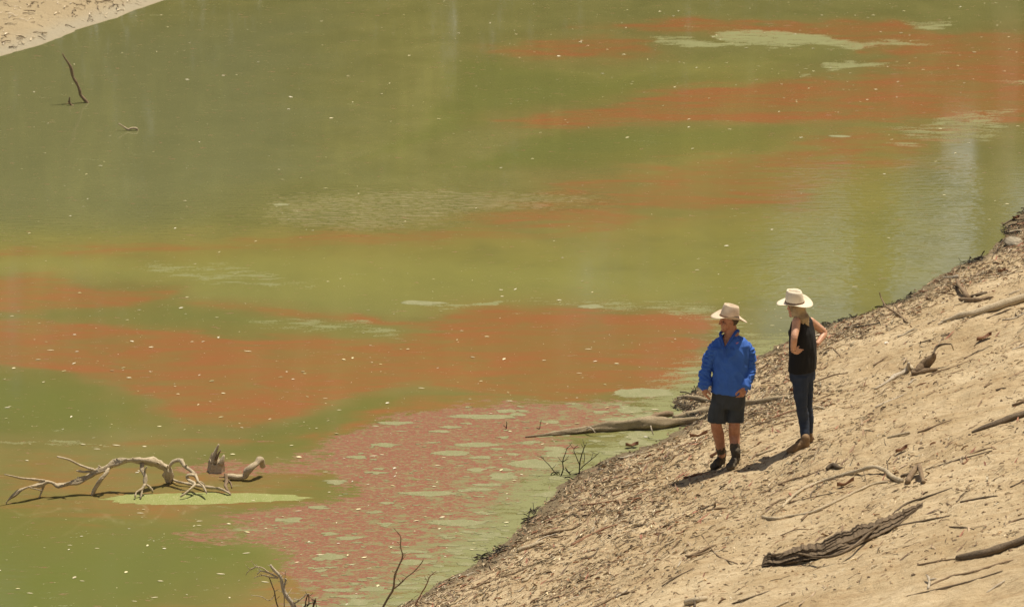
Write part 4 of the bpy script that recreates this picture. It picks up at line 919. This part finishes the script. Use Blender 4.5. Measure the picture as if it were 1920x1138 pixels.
def hand(mb, wr, d, nrm, th, curl=.5, s=1.0):
    """wrist, direction of the fingers, palm normal (fingers curl that way), thumb side"""
    d = d.normalized(); nrm = (nrm - d*nrm.dot(d)).normalized(); th = (th - d*th.dot(d) - nrm*th.dot(nrm)).normalized()
    ell(mb, wr + d*.045*s, (.052*s,.042*s,.018*s), (d, th, nrm))
    for k, (off, L) in enumerate(((.030,.070),(.010,.080),(-.011,.074),(-.031,.058))):
        a0 = wr + d*(.078 - .004*abs(k-1))*s + th*off*s; P = [wr + d*.05*s + th*off*.8*s, a0]; dd = d + th*off*1.6; c_ = curl*(1+.12*k)
        for seg, fr in enumerate((.42,.32,.26)):
            dd = (dd.normalized()*math.cos(c_) + nrm*math.sin(c_)).normalized() if seg or curl > .3 else dd.normalized(); P.append(P[-1] + dd*L*fr*s)
        tube(mb, P, [.0085*s,.009*s,.0085*s,.008*s,.0065*s], 8, 2, 0)
        ell(mb, P[-1], (.0066*s,)*3, None, 8, 6)
    P = [wr + d*.02*s + th*.025*s, wr + d*.045*s + th*.05*s + nrm*.01*s, wr + d*.07*s + th*.058*s + nrm*.025*s, wr + d*.088*s + th*.05*s + nrm*.035*s]
    tube(mb, P, [.013*s,.0115*s,.010*s,.008*s], 8, 2, 0); ell(mb, P[-1], (.008*s,)*3, None, 8, 6)
def hat(parent, c, f, u, mfelt, mband, s=1.0, up_side=.045, dip=.012):
    f = f.normalized(); u = (u - f*u.dot(f)).normalized(); r = u.cross(f); P = lambda x_, y_, z_: c + (f*x_ + r*y_ + u*z_)*s
    n = 48; A, B = .104, .084
    def brim(t_, ph):
        w_ = .088 * (1 + .06*math.cos(2*ph)); a = A + w_*t_; b_ = B + w_*t_*.92
        return a*math.cos(ph), b_*math.sin(ph), up_side*math.sin(ph)**4*t_**1.5 - dip*math.cos(ph)**2*t_**1.6 + .003*math.sin(3*ph+1)*t_
    rows = []
    for k in range(7): rows.append([P(*(lambda q: (q[0], q[1], q[2] - .0025))(brim(1 - k/6, 2*math.pi*i/n))) for i in range(n)])   # underside, inwards
    rows = rows[::-1]; rows.append([P(*(lambda q: (q[0]*1.004, q[1]*1.004, q[2]))(brim(1, 2*math.pi*i/n))) for i in range(n)])
    for k in range(1, 7): rows.append([P(*(lambda q: (q[0], q[1], q[2] + .0025))(brim(1 - k/6, 2*math.pi*i/n))) for i in range(n)])
    def crown(x_, y_, h_):
        pinch = .020*math.exp(-((x_-.075)/.05)**2)*math.exp(-((abs(y_)-.055)/.03)**2)*max(0, (h_-.05)/.07)
        y_ = y_*(1 - pinch/.055*.9); return x_, y_, h_
    for k in range(1, 9):
        t_ = k/8; sc_ = 1 - .15*t_ - .10*t_**5; hh = .134*t_
        rows.append([P(*crown(A*sc_*math.cos(ph), B*sc_*math.sin(ph), hh*(1+.06*math.cos(ph)*t_))) for ph in (2*math.pi*i/n for i in range(n))])
    for k in range(1, 8):
        q_ = 1 - k/7.01; row = []
        for i in range(n):
            ph = 2*math.pi*i/n; x_ = A*.75*q_*math.cos(ph); y_ = B*.75*q_*math.sin(ph); h_ = .134*(1+.06*math.cos(ph)*q_) + .008*(1-q_**2)
            h_ -= .040*math.exp(-(y_/.024)**2)*(1-q_**6)*(1.1 if x_ > -.02 else .8) + .014*math.exp(-((abs(y_)-.045)/.016)**2)*math.exp(-((x_-.045)/.035)**2)
            row.append(P(*crown(x_, y_, h_)))
        rows.append(row)
    V = [p for row in rows for p in row]; F = []
    for j in range(len(rows)-1):
        for i in range(n): F.append((j*n+i, j*n+(i+1)%n, (j+1)*n+(i+1)%n, (j+1)*n+i))
    F.append(tuple((len(rows)-1)*n+i for i in range(n)))
    ob = MB().add(V, F).build('hat', mfelt, parent)
    mb = MB(); V = []; F = []
    for z_, k_ in ((.003,1.03),(.006,1.055),(.018,1.04),(.020,1.01)):
        for i in range(n): ph = 2*math.pi*i/n; V.append(P(A*k_*(1-.02*z_/.02)*math.cos(ph), B*k_*(1-.02*z_/.02)*math.sin(ph), z_ + .002*math.sin(2*ph)))
    for j in range(3):
        for i in range(n): F.append((j*n+i, j*n+(i+1)%n, (j+1)*n+(i+1)%n, (j+1)*n+i))
    band = MB().add(V, F).build('hat_band', mband, parent); band.parent = ob; band.location = (0,0,0)
    tube(mb, [P(.02,-.094,.012), P(.0,-.099,.016), P(-.02,-.097,.012), P(-.03,-.105,.004)], [.004,.005,.005,.003], 6, 2, .1)
    o2 = mb.build('band_tassel', mband, parent); o2.parent = ob
    return ob
def cloth(name, c1, c2, sc_=60, rough=.85, bump=.25, sheen=.2):
    m, t, b = newmat(name); q = NB(t); v = q.coord(); n1 = q.noise(v, 9, 4, .6); n2 = q.noise(v, sc_*4, 2, .6)
    c = q.mix(q.mr(n1, .35, .65), c1, c2); q.l(c, b.inputs['Base Color']); b.inputs['Roughness'].default_value = rough
    b.inputs['Sheen Weight'].default_value = 0; q.bump(q.math('ADD', q.math('MULTIPLY', n2, .3), n1), bump, .01, b); return m
skin_m, t, b = newmat('tanned_skin'); q = NB(t); n1 = q.noise(q.coord(), 22, 4, .6)
q.l(q.mix(q.mr(n1, .35, .65), (.38,.165,.095), (.50,.245,.15)), b.inputs['Base Color']); b.inputs['Roughness'].default_value = .55; b.inputs['Subsurface Weight'].default_value = .08; b.inputs['Subsurface Scale'].default_value = .01
skin_w, t, b = newmat('fair_skin'); q = NB(t); n1 = q.noise(q.coord(), 20, 4, .6)
q.l(q.mix(q.mr(n1, .35, .65), (.52,.27,.17), (.62,.36,.24)), b.inputs['Base Color']); b.inputs['Roughness'].default_value = .5; b.inputs['Subsurface Weight'].default_value = .08; b.inputs['Subsurface Scale'].default_value = .01
blue = cloth('blue_drill', (.028,.110,.43), (.038,.14,.52)); blue_d = cloth('blue_drill_collar', (.018,.08,.36), (.022,.095,.42))
short_m = cloth('grey_shorts', (.030,.037,.043), (.044,.052,.060)); boot_m = cloth('muddy_boot', (.050,.040,.028), (.10,.08,.052), 20, .9, .6, 0)
sock_m = cloth('muddy_sock', (.075,.055,.035), (.12,.09,.058), 50, .95, .5)
felt = cloth('felt', (.52,.41,.30), (.60,.49,.37), 80, .9, .12); felt2 = cloth('pale_felt', (.66,.58,.45), (.73,.65,.52), 80, .9, .12)
band_m = cloth('leather_band', (.16,.095,.055), (.22,.13,.075), 40, .6, .3, 0)
black = cloth('black_vest', (.004,.004,.005), (.007,.007,.008), 60, .9, .2, .0); jean = cloth('dark_denim', (.016,.026,.048), (.028,.042,.075), 90, .9, .3)
tan_boot = cloth('tan_suede', (.17,.105,.055), (.25,.16,.085), 40, .9, .3, 0)
eye_m, _, b = newmat('eye'); b.inputs['Base Color'].default_value = (.05,.035,.03,1); b.inputs['Roughness'].default_value = .2
def wr(amp, fr, st=(1,1,1)):
    return lambda v: amp*mnoise.noise(Vector((v.x*fr*st[0], v.y*fr*st[1], v.z*fr*st[2]))) + amp*.5*mnoise.noise(Vector((v.x*fr*2.3*st[0]+5, v.y*fr*2.3*st[1], v.z*fr*2.3*st[2])))
def boot(mb, heel, toe, ank, rs=.05, wd_=.048, top=None, topr=.05):
    d = toe - heel; L = d.length; d.normalize(); s_ = Vector((0,0,1)).cross(d).normalized(); u = d.cross(s_)
    if u.z < 0: u = -u
    ell(mb, heel + d*.045 + u*.042, (.055,.036,.042), (d, s_, u)); ell(mb, heel + d*L*.48 + u*.045, (.11,.040,.045), (d, s_, u)); ell(mb, heel + d*(L-.075) + u*.034, (.078,wd_,.036), (d, s_, u))
    loft(mb, [(heel + d*L*.5 + u*.0 , L*.5, wd_*.85), (heel + d*L*.5 + u*.014, L*.49, wd_*.8)], d, s_, 24, 2.6)
    if top is not None: limb(mb, [heel + d*.06 + u*.06, ank, top], [.048, rs, topr])
# ---- the man
Gm = G(1362, 874); Y0 = Gm.y; root = empty('person', Gm, 'person in a bright blue long sleeved shirt, dark shorts and wide brimmed hat', 'person', 'people on the bank')
A_ = lambda x_, y_, d=0: at_y(x_, y_, Y0 + d)
Rv = Vector((.96,-.28,0)); Fv = Vector((-.28,-.96,0)); body = MB()
hc = A_(1367, 601, -.02); f = Vector((-.98,-.20,-.08)).normalized(); r = Vector((0,0,1)).cross(f).normalized(); u = f.cross(r)
if u.z < 0: u = -u
head(body, hc, f, r, u)
limb(body, [A_(1369,612), A_(1371,636)], [.062,.075])
loft(body, [(A_(1371,632), .085, .06), (A_(1371,642), .135, .085), (A_(1370,665), .160, .112), (A_(1369,695), .165, .13), (A_(1367,725), .155, .11), (A_(1366,745), .145, .09)], Rv, Fv)
hl = G(1358, 866); tl = G(1334, 882); hr = G(1382, 867); tr = G(1366, 883)
al = hl + (tl-hl).normalized()*.05 + Vector((0,0,.10)); ar = hr + (tr-hr).normalized()*.05 + Vector((0,0,.10))
limb(body, [A_(1352,745), A_(1345,772,-.02), A_(1343,796,-.03), A_(1347,814,.03), al.lerp(A_(1351,838,0), .5), al], [.075,.068,.060,.062,.046,.042])
limb(body, [A_(1382,745), A_(1379,772,-.02), A_(1377,796,-.03), A_(1377,814,.03), ar.lerp(A_(1377,838,0), .5), ar], [.075,.068,.060,.062,.046,.042])
wl = A_(1319,724,-.03); wr_ = A_(1395,726,-.13)
limb(body, [A_(1349,652), A_(1327,688,.02), wl], [.045,.040,.030]); limb(body, [A_(1391,652), A_(1404,690,0), wr_], [.045,.040,.031])
hand(body, wl, Vector((.15,-.1,-1)), Vector((.7,.3,-.2)), Vector((.1,-1,0)), .35, 1.08)
hand(body, wr_, Vector((-.22,-.15,-1)), Vector((-.6,.55,-.3)), Vector((-.6,-.8,0)), .75, 1.12)
remesh(body, 'body', skin_m, root, .0045, 3)
for q_ in (-1, 1):
    mb = MB(); ell(mb, hc + f*.070 + r*q_*.030 + u*.008, (.009,.009,.009)); mb.build('eye', eye_m, root)
mb = MB(); ell(mb, hc - f*.02 + u*.015, (.090,.074,.085), (f, r, u)); mb.v = [v for v in mb.v]
hair_m = cloth('grey_brown_hair', (.06,.04,.025), (.11,.08,.055), 200, .8, .5)
def hcut(co): d = (co - np.array(hc)); a = d @ np.array(f); z_ = d @ np.array(u); return (a > -.015) | (z_ < -.05)
remesh(mb, 'hair', hair_m, root, .006, 1, wr(.003, 90), hcut)
sh = MB()
loft(sh, [(A_(1370,624), .070, .065), (A_(1370,629), .088, .078), (A_(1371,636), .15, .10), (A_(1371,644), .195, .118), (A_(1370,664), .195, .138), (A_(1370,690), .185, .152), (A_(1369,712), .188, .155), (A_(1369,734), .196, .150)], Rv, Fv, 32, 2.3)
limb(sh, [A_(1346,649), A_(1335,664,0), A_(1325,690,.02), A_(1322,708,0), A_(1322,721,-.02)], [.074,.068,.060,.059,.055])
limb(sh, [A_(1395,649), A_(1403,664,0), A_(1406,690,0), A_(1402,708,-.06), A_(1397,722,-.11)], [.074,.068,.061,.061,.056])
tube(sh, [A_(1322,712,-.01), A_(1322,725,-.025)], [.060,.062], 14, 2, .03); tube(sh, [A_(1400,713,-.08), A_(1396,727,-.125)], [.061,.063], 14, 2, .03)
def shirt_disp(v):
    arm = 0 if abs((v - A_(1370,700)).x) < .19 else 1
    n_ = mnoise.noise(Vector((v.x*9, v.y*9, v.z*6))) * .010 - abs(mnoise.noise(Vector((v.x*11 + v.z*7, v.y*8, v.z*6 - v.x*5)))) * .026 + .008
    if arm: n_ += -abs(mnoise.noise(Vector((v.x*16 + v.z*14, v.y*16, v.z*30)))) * .030 + .010
    return n_
vpoly = [(1352,612),(1375,612),(1372,628),(1366,640),(1359,651),(1354,634)]
def vcut(co):
    px, py = proj(co[:, 0], co[:, 1], co[:, 2]); return (poly_sd(px, py, vpoly, 1.0) < 0) & (co[:, 1] < Y0 + .0)
remesh(sh, 'shirt', blue, root, .0065, 5, shirt_disp, vcut)
# chest skin under the open neck reads as body; collar wings, placket, pocket flaps, cuffs
def quadstrip(name, pts2, mat, dep, th=.006, par=root):
    V = []; F = []; mb = MB(); n = len(pts2)
    for a, b_ in pts2:
        pa = A_(a[0], a[1], dep(a)); pb = A_(b_[0], b_[1], dep(b_)); V += [pa, pb, pb + Vector((0, th, 0)), pa + Vector((0, th, 0))]
    for i in range(n-1):
        for k in range(4): F.append((i*4+k, i*4+(k+1)%4, (i+1)*4+(k+1)%4, (i+1)*4+k))
    F += [(3,2,1,0), tuple((n-1)*4+k for k in range(4))]
    return mb.add(V, F).build(name, mat, par, smooth=False)
fr = lambda off: (lambda p: -(.165 - .06*((p[0]-1366)/30)**2 - max(0, (655-p[1])*.0019)) - off)
mb = MB(); tube(mb, [A_(1383,624,.05), A_(1384,620,.0), A_(1380,622,-.06), A_(1372,634,-.115), A_(1361,649,-.15)], [.015,.017,.017,.013,.005], 8, 4, .05); mb.build('collar', blue_d, root)
mb = MB(); tube(mb, [A_(1381,622,.07), A_(1370,618,.08), A_(1357,621,.06), A_(1351,624,.0), A_(1351,628,-.05), A_(1354,638,-.11), A_(1358,649,-.15)], [.014,.014,.014,.015,.017,.013,.005], 8, 4, .05); mb.build('collar', blue_d, root)
quadstrip('pocket_flap', [((1333+2*i, 651.5), (1333+2*i, 656 + (1 if i in (3,4) else 0))) for i in range(8)], blue_d, fr(-.012), .01)
quadstrip('pocket_flap', [((1369+3*i, 651.5), (1369+3*i, 656 + (1 if i in (3,4) else 0))) for i in range(8)], blue_d, fr(-.016), .01)
quadstrip('placket', [((1356.5, 650+4*i), (1360, 650+4*i)) for i in range(6)], blue_d, fr(-.008), .01)
quadstrip('shirt_logo', [((1380+1.6*i, 642.5 - .5*i), (1380+1.6*i, 645 - .5*i)) for i in range(4)], cloth('pink_thread', (.38,.16,.30), (.45,.2,.34)), fr(-.010), .01)
so_ = MB()
loft(so_, [(A_(1368,722), .168, .130), (A_(1367,735), .178, .132), (A_(1365,752), .182, .125), (A_(1363,762), .172, .112)], Rv, Fv, 28, 2.5)
tube(so_, [A_(1350,750), A_(1346,770,-.01), A_(1344,791,-.02)], [.098,.098,.100], 18, 4, 0); tube(so_, [A_(1381,750), A_(1379,770,-.01), A_(1378,791,-.02)], [.095,.094,.095], 18, 4, 0)
remesh(so_, 'shorts', short_m, root, .0065, 3, wr(.010, 11, (1,1,.5)))
for hh, tt, an, tp, kn_ in ((hl, tl, al, A_(1351,838,.0), A_(1347,814,.03)), (hr, tr, ar, A_(1377,838,.0), A_(1377,814,.03))):
    md_ = an.lerp(tp, .5); tq = kn_.lerp(md_, .75); mb = MB(); limb(mb, [an, md_, tq], [.045,.049,.054]); remesh(mb, 'sock', sock_m, root, .006, 2, wr(.006, 30))
    mb = MB(); boot(mb, hh, tt, an, .048, .048, an + Vector((0,0,.035)), .051); remesh(mb, 'boot', boot_m, root, .006, 2, wr(.006, 35))
hat(root, A_(1367.5, 594.5, -.0), Vector((-.97,-.18,.18)), Vector((.12,.02,1)), felt, band_m, 1.0, .048, .024)
# ---- the woman
Gw = G(1505, 838); Y0 = Gw.y; root = empty('person', Gw, 'person in a black sleeveless top and jeans, hands on hips, looking away', 'person', 'people on the bank')
A_ = lambda x_, y_, d=0: at_y(x_, y_, Y0 + d)
Fv = Vector((-.80,.60,0)); Rv = Vector((.60,.80,0)); body = MB()
hc = A_(1493, 577, 0); f = Vector((-.86,.50,-.06)).normalized(); r = Vector((0,0,1)).cross(f).normalized(); u = f.cross(r)
if u.z < 0: u = -u
head(body, hc, f, r, u, .95)
limb(body, [A_(1496,585,0), A_(1501,600,-.01)], [.05,.058])
loft(body, [(A_(1502,594), .08, .05), (A_(1503,602), .14, .07), (A_(1504,620), .14, .095), (A_(1504,650), .12, .09), (A_(1504,680), .14, .10), (A_(1504,705), .155, .11)], Rv, Fv)
hN = G(1518, 837); tN = G(1476, 852); hF = G(1523, 829); tF = G(1497, 838)
aN = hN + (tN-hN).normalized()*.05 + Vector((0,0,.09)); aF = hF + (tF-hF).normalized()*.045 + Vector((0,0,.09))
knN = A_(1503,762,-.07); knF = A_(1513,764,.07)
limb(body, [A_(1501,704,-.07), A_(1501,730,-.08), knN, A_(1507,785,-.03), aN.lerp(A_(1508,806,-.0), .3), aN], [.075,.066,.046,.044,.030,.030]); limb(body, [A_(1510,704,.07), A_(1511,730,.08), knF, A_(1516,785,.08), aF.lerp(A_(1516,806,.06), .3), aF], [.075,.066,.045,.043,.030,.030])
wn = A_(1487,657,-.17); limb(body, [A_(1493,603,-.13), A_(1492,616,-.17), A_(1489,634,-.25), A_(1488,646,-.21), wn], [.046,.043,.036,.034,.025])
wf = A_(1533,644,.06); limb(body, [A_(1520,603,.12), A_(1533,613,.17), A_(1545,624,.20), A_(1540,634,.13), wf], [.046,.044,.038,.034,.025])
hand(body, wn, Vector((.9,.25,-.25)), Vector((.1,1,.1)), Vector((.1,-.2,1)), .22, .92)
hand(body, wf, Vector((-.9,-.3,-.2)), Vector((-.2,-.6,0)), Vector((0,0,1)), .3, .92)
remesh(body, 'body', skin_w, root, .0045, 3)
for q_ in (-1, 1):
    mb = MB(); ell(mb, hc + f*.062 + r*q_*.028 + u*.008, (.009,.009,.009)); mb.build('eye', eye_m, root)
blond = cloth('blond_hair', (.26,.18,.09), (.52,.39,.22), 260, .6, .6, .1)
hb = MB(); ell(hb, hc - f*.015 + u*.01, (.092,.080,.095), (f, r, u)); back = -f
hb.v = [v for v in hb.v]
for k in range(26):
    a = -1.5 + 3.0*k/25; dr = back*math.cos(a) + r*math.sin(a); p0 = hc + dr*.075 + u*.02; jl = random.uniform(-.015, .03)
    tube(hb, [p0, hc + dr*.090 + Vector((0,0,-.05)), hc + dr*.080*1.05 + back*.04 + Vector((random.uniform(-.01,.01), 0, -.10)), hc + dr*.060 + back*.075 + Vector((random.uniform(-.015,.015), random.uniform(-.01,.01), -.185 + jl*(1)))], [.014,.018,.016,.005], 7, 3, .1)
def hcut2(co): d = (co - np.array(hc)); return ((d @ np.array(f)) > .05)
remesh(hb, 'hair', blond, root, .0045, 1, None, hcut2)
vs_ = MB()
loft(vs_, [(A_(1501,592), .060, .05), (A_(1502,597), .115, .075), (A_(1503,604), .145, .095), (A_(1504,622), .155, .118), (A_(1505,648), .165, .128), (A_(1505,675), .175, .132), (A_(1504,694), .178, .128)], Rv, Fv, 30, 2.2)
ell(vs_, A_(1490,625,.12), (.07,.07,.07)); limb(vs_, [A_(1500,593,0), A_(1501,598,0)], [.056,.062])
remesh(vs_, 'vest', black, root, .0065, 4, wr(.010, 8, (1.4,1.4,.5)))
je = MB()
loft(je, [(A_(1504,684), .150, .108), (A_(1504,700), .160, .118), (A_(1505,712), .155, .112)], Rv, Fv)
tube(je, [A_(1501,704,-.07), A_(1501,730,-.08), knN, A_(1507,785,-.03), aN.lerp(A_(1508,806,-.0), .3), aN], [.092,.082,.062,.060,.045,.044], 16, 5, 0)
tube(je, [A_(1510,704,.07), A_(1511,730,.08), knF, A_(1516,785,.08), aF.lerp(A_(1516,806,.06), .3), aF], [.092,.080,.060,.058,.043,.042], 16, 5, 0)
remesh(je, 'jeans', jean, root, .0055, 3, lambda v: .006*mnoise.noise(Vector((v.x*12, v.y*12, v.z*26))))
mb = MB(); boot(mb, hN, tN, aN, .046, .045, aN + Vector((0,0,.02)), .047); remesh(mb, 'boot', tan_boot, root, .0055, 3, wr(.003, 30))
mb = MB(); boot(mb, hF, tF, aF, .044, .043, aF + Vector((0,0,.02)), .045); remesh(mb, 'boot', tan_boot, root, .0055, 3, wr(.003, 30))
for hh, tt in ((hN, tN), (hF, tF)):
    mb = MB(); d = (tt - hh); L_ = d.length; d.normalize(); sd_ = Vector((0,0,1)).cross(d).normalized(); loft(mb, [(hh + d*L_*.5 - Vector((0,0,.012)), L_*.52, .044), (hh + d*L_*.5 + Vector((0,0,.010)), L_*.52, .046)], d, sd_, 24, 2.6); mb.build('sole', boot_m, root)
mb = MB(); tube(mb, [wn + Vector((.03*math.cos(k), .03*math.sin(k)*.9, .0)) for k in np.linspace(0, 6.2, 12)], [.005]*12, 6, 1, 0); mb.build('wrist_strap', band_m, root)
hat(root, A_(1490, 567, 0), Vector((-.90,.42,-.02)), Vector((.05,-.16,1)), felt2, band_m, .99, .036, .016)
#TREES
# ------------------------------------------------------------------ river gums beyond the far bank: out of frame, seen only as the reflections in the water
lm, t, b = newmat('gum_leaves'); q = NB(t); n1 = q.noise(q.coord(), 1.2, 3, .6)
oi = q.n('ShaderNodeObjectInfo'); lc = q.mix(oi.outputs['Random'], (.03,.045,.015), (.38,.38,.13)); lc = q.mix(q.mr(n1, .3, .7, 0, .5), lc, (.05,.06,.02))
q.l(lc, b.inputs['Base Color']); b.inputs['Roughness'].default_value = .6
tl_ = q.n('ShaderNodeBsdfTranslucent'); q.l(lc, tl_.inputs['Color']); ms_ = q.n('ShaderNodeMixShader'); ms_.inputs[0].default_value = .5
q.l(b.outputs[0], ms_.inputs[1]); q.l(tl_.outputs[0], ms_.inputs[2]); q.l(ms_.outputs[0], t.nodes['Material Output'].inputs['Surface'])
tr_ = np.random.default_rng(3)
def tree(x_, y_, top, w_, seed, low=.25):
    z0 = H1(x_, y_); h = top - z0; rr = random.Random(seed)
    root = empty('river_gum', (x_, y_, z0), 'tall river gum standing on the far bank, seen reflected in the water', 'tree', 'river gums beyond the far bank')
    mb = MB(); tube(mb, [Vector((x_, y_, z0-.2)), Vector((x_+rr.uniform(-.3,.3), y_, z0+h*.3)), Vector((x_+rr.uniform(-.6,.6), y_, z0+h*.85))], [.38,.28,.08], 9, 4, .1)
    for k in range(6):
        a = rr.uniform(0, 6.28); q0 = z0 + h*rr.uniform(.25,.6)
        tube(mb, [Vector((x_, y_, q0)), Vector((x_+math.cos(a)*w_*.4, y_+math.sin(a)*w_*.4, q0+h*.12)), Vector((x_+math.cos(a)*w_*.8, y_+math.sin(a)*w_*.8, q0+h*.26))], [.16,.1,.03], 6, 3, .1)
    mb.build('trunk', M['palewood'], root)
    nc = 22; cl = np.stack([tr_.normal(0, w_*.42, nc), tr_.normal(0, w_*.42, nc), tr_.uniform(h*low, h*.93, nc)], 1)
    pts = (cl[tr_.integers(0, nc, 3600)] + tr_.normal(0, 1, (3600, 3)) * np.array([w_*.17, w_*.17, h*.05]))
    pts[:, 2] = np.clip(pts[:, 2], .6, h)
    n = len(pts); a = tr_.normal(0, 1, (n, 3)); a /= np.linalg.norm(a, axis=1, keepdims=True); c_ = np.cross(a, tr_.normal(0, 1, (n, 3))); c_ /= np.linalg.norm(c_, axis=1, keepdims=True)
    L = .27; V = np.stack([pts - a*L, pts + c_*L*.5, pts + a*L, pts - c_*L*.5], 1).reshape(-1, 3); F = np.arange(n*4).reshape(-1, 4)
    o = np_mesh('crown', V, F, lm, smooth=False); o.parent = root
for i, (x_, y_, top, w_) in enumerate([(-24,72,18,4),(-20,79,21,4.5),(-16,76,17,4),(-13,84,22,4.5),(-10,80,16,3.5),(-8,88,23,4.5),(-4.5,86,19,4),(-2.5,93,24,5),(1,91,20,4),(3.2,96,22,4),
        (5.6,97,18,1.7),(7.5,98,12.3,1.0),(8.7,98.5,12,.9),(9.3,97,21,.42),(10.2,98,12.5,.8),(12.35,97,21,.42),(13.6,99,11.5,.8),(-28,82,22,5),(-1,101,24,5),(-6,97,25,5),(21,99,19,3.5),(26,101,21,4)]):
    tree(x_, y_, top, w_, i, .2)
def shrub(x_, y_, h, w_):
    z0 = H1(x_, y_); root = empty('wattle_shrub', (x_, y_, z0), 'dense wattle shrub on the far bank, seen reflected in the water', 'shrub', 'shrubs on the far bank')
    mb = MB()
    for k in range(4): a = k * 1.6; tube(mb, [Vector((x_, y_, z0-.1)), Vector((x_+math.cos(a)*w_*.4, y_+math.sin(a)*w_*.3, z0+h*.7))], [.07,.02], 6, 2, .1)
    mb.build('stem', M['brownwood'], root); n = 1500
    d = tr_.normal(0, 1, (n, 3)); d /= np.linalg.norm(d, axis=1, keepdims=True); d *= tr_.uniform(.5, 1, (n, 1)); pts = d * np.array([w_, w_*.8, h*.55]) + np.array([0, 0, h*.5])
    a = tr_.normal(0, 1, (n, 3)); a /= np.linalg.norm(a, axis=1, keepdims=True); c_ = np.cross(a, tr_.normal(0, 1, (n, 3))); c_ /= np.linalg.norm(c_, axis=1, keepdims=True)
    V = np.stack([pts - a*.24, pts + c_*.12, pts + a*.24, pts - c_*.12], 1).reshape(-1, 3); o = np_mesh('crown', V, np.arange(n*4).reshape(-1, 4), lm, smooth=False); o.parent = root
for x_, y_, h, w_ in [(-26,70,5,2.5),(-22,71,5.5,2.5),(-18,72,5,2.5),(-15.5,72.5,6,2.4),(-12.5,73.5,5,2.2),(-10,75,6.5,2.5),(-8,77.5,6,2.3),(-6,80,5.5,2.3),(-3.6,83,6,2.4),(-1.2,86,6.5,2.5),(1.4,87.5,6,2.4),(3.8,89.5,6,2.3),(6.2,91,5.5,2.0),(8.7,92.5,4.5,1.6),(14.4,94,5,1.6),(11.3,99,5.2,1.8),(10,100,5,1.8),(12.8,100,5.4,1.8),(17.5,96,5,1.8),(15.8,97,6,1.6),(20,96,5,2.2),(-13.5,78,8,2.8),(-5,85,8,2.8),(3,92,8,2.8)]:
    shrub(x_, y_, h, w_)
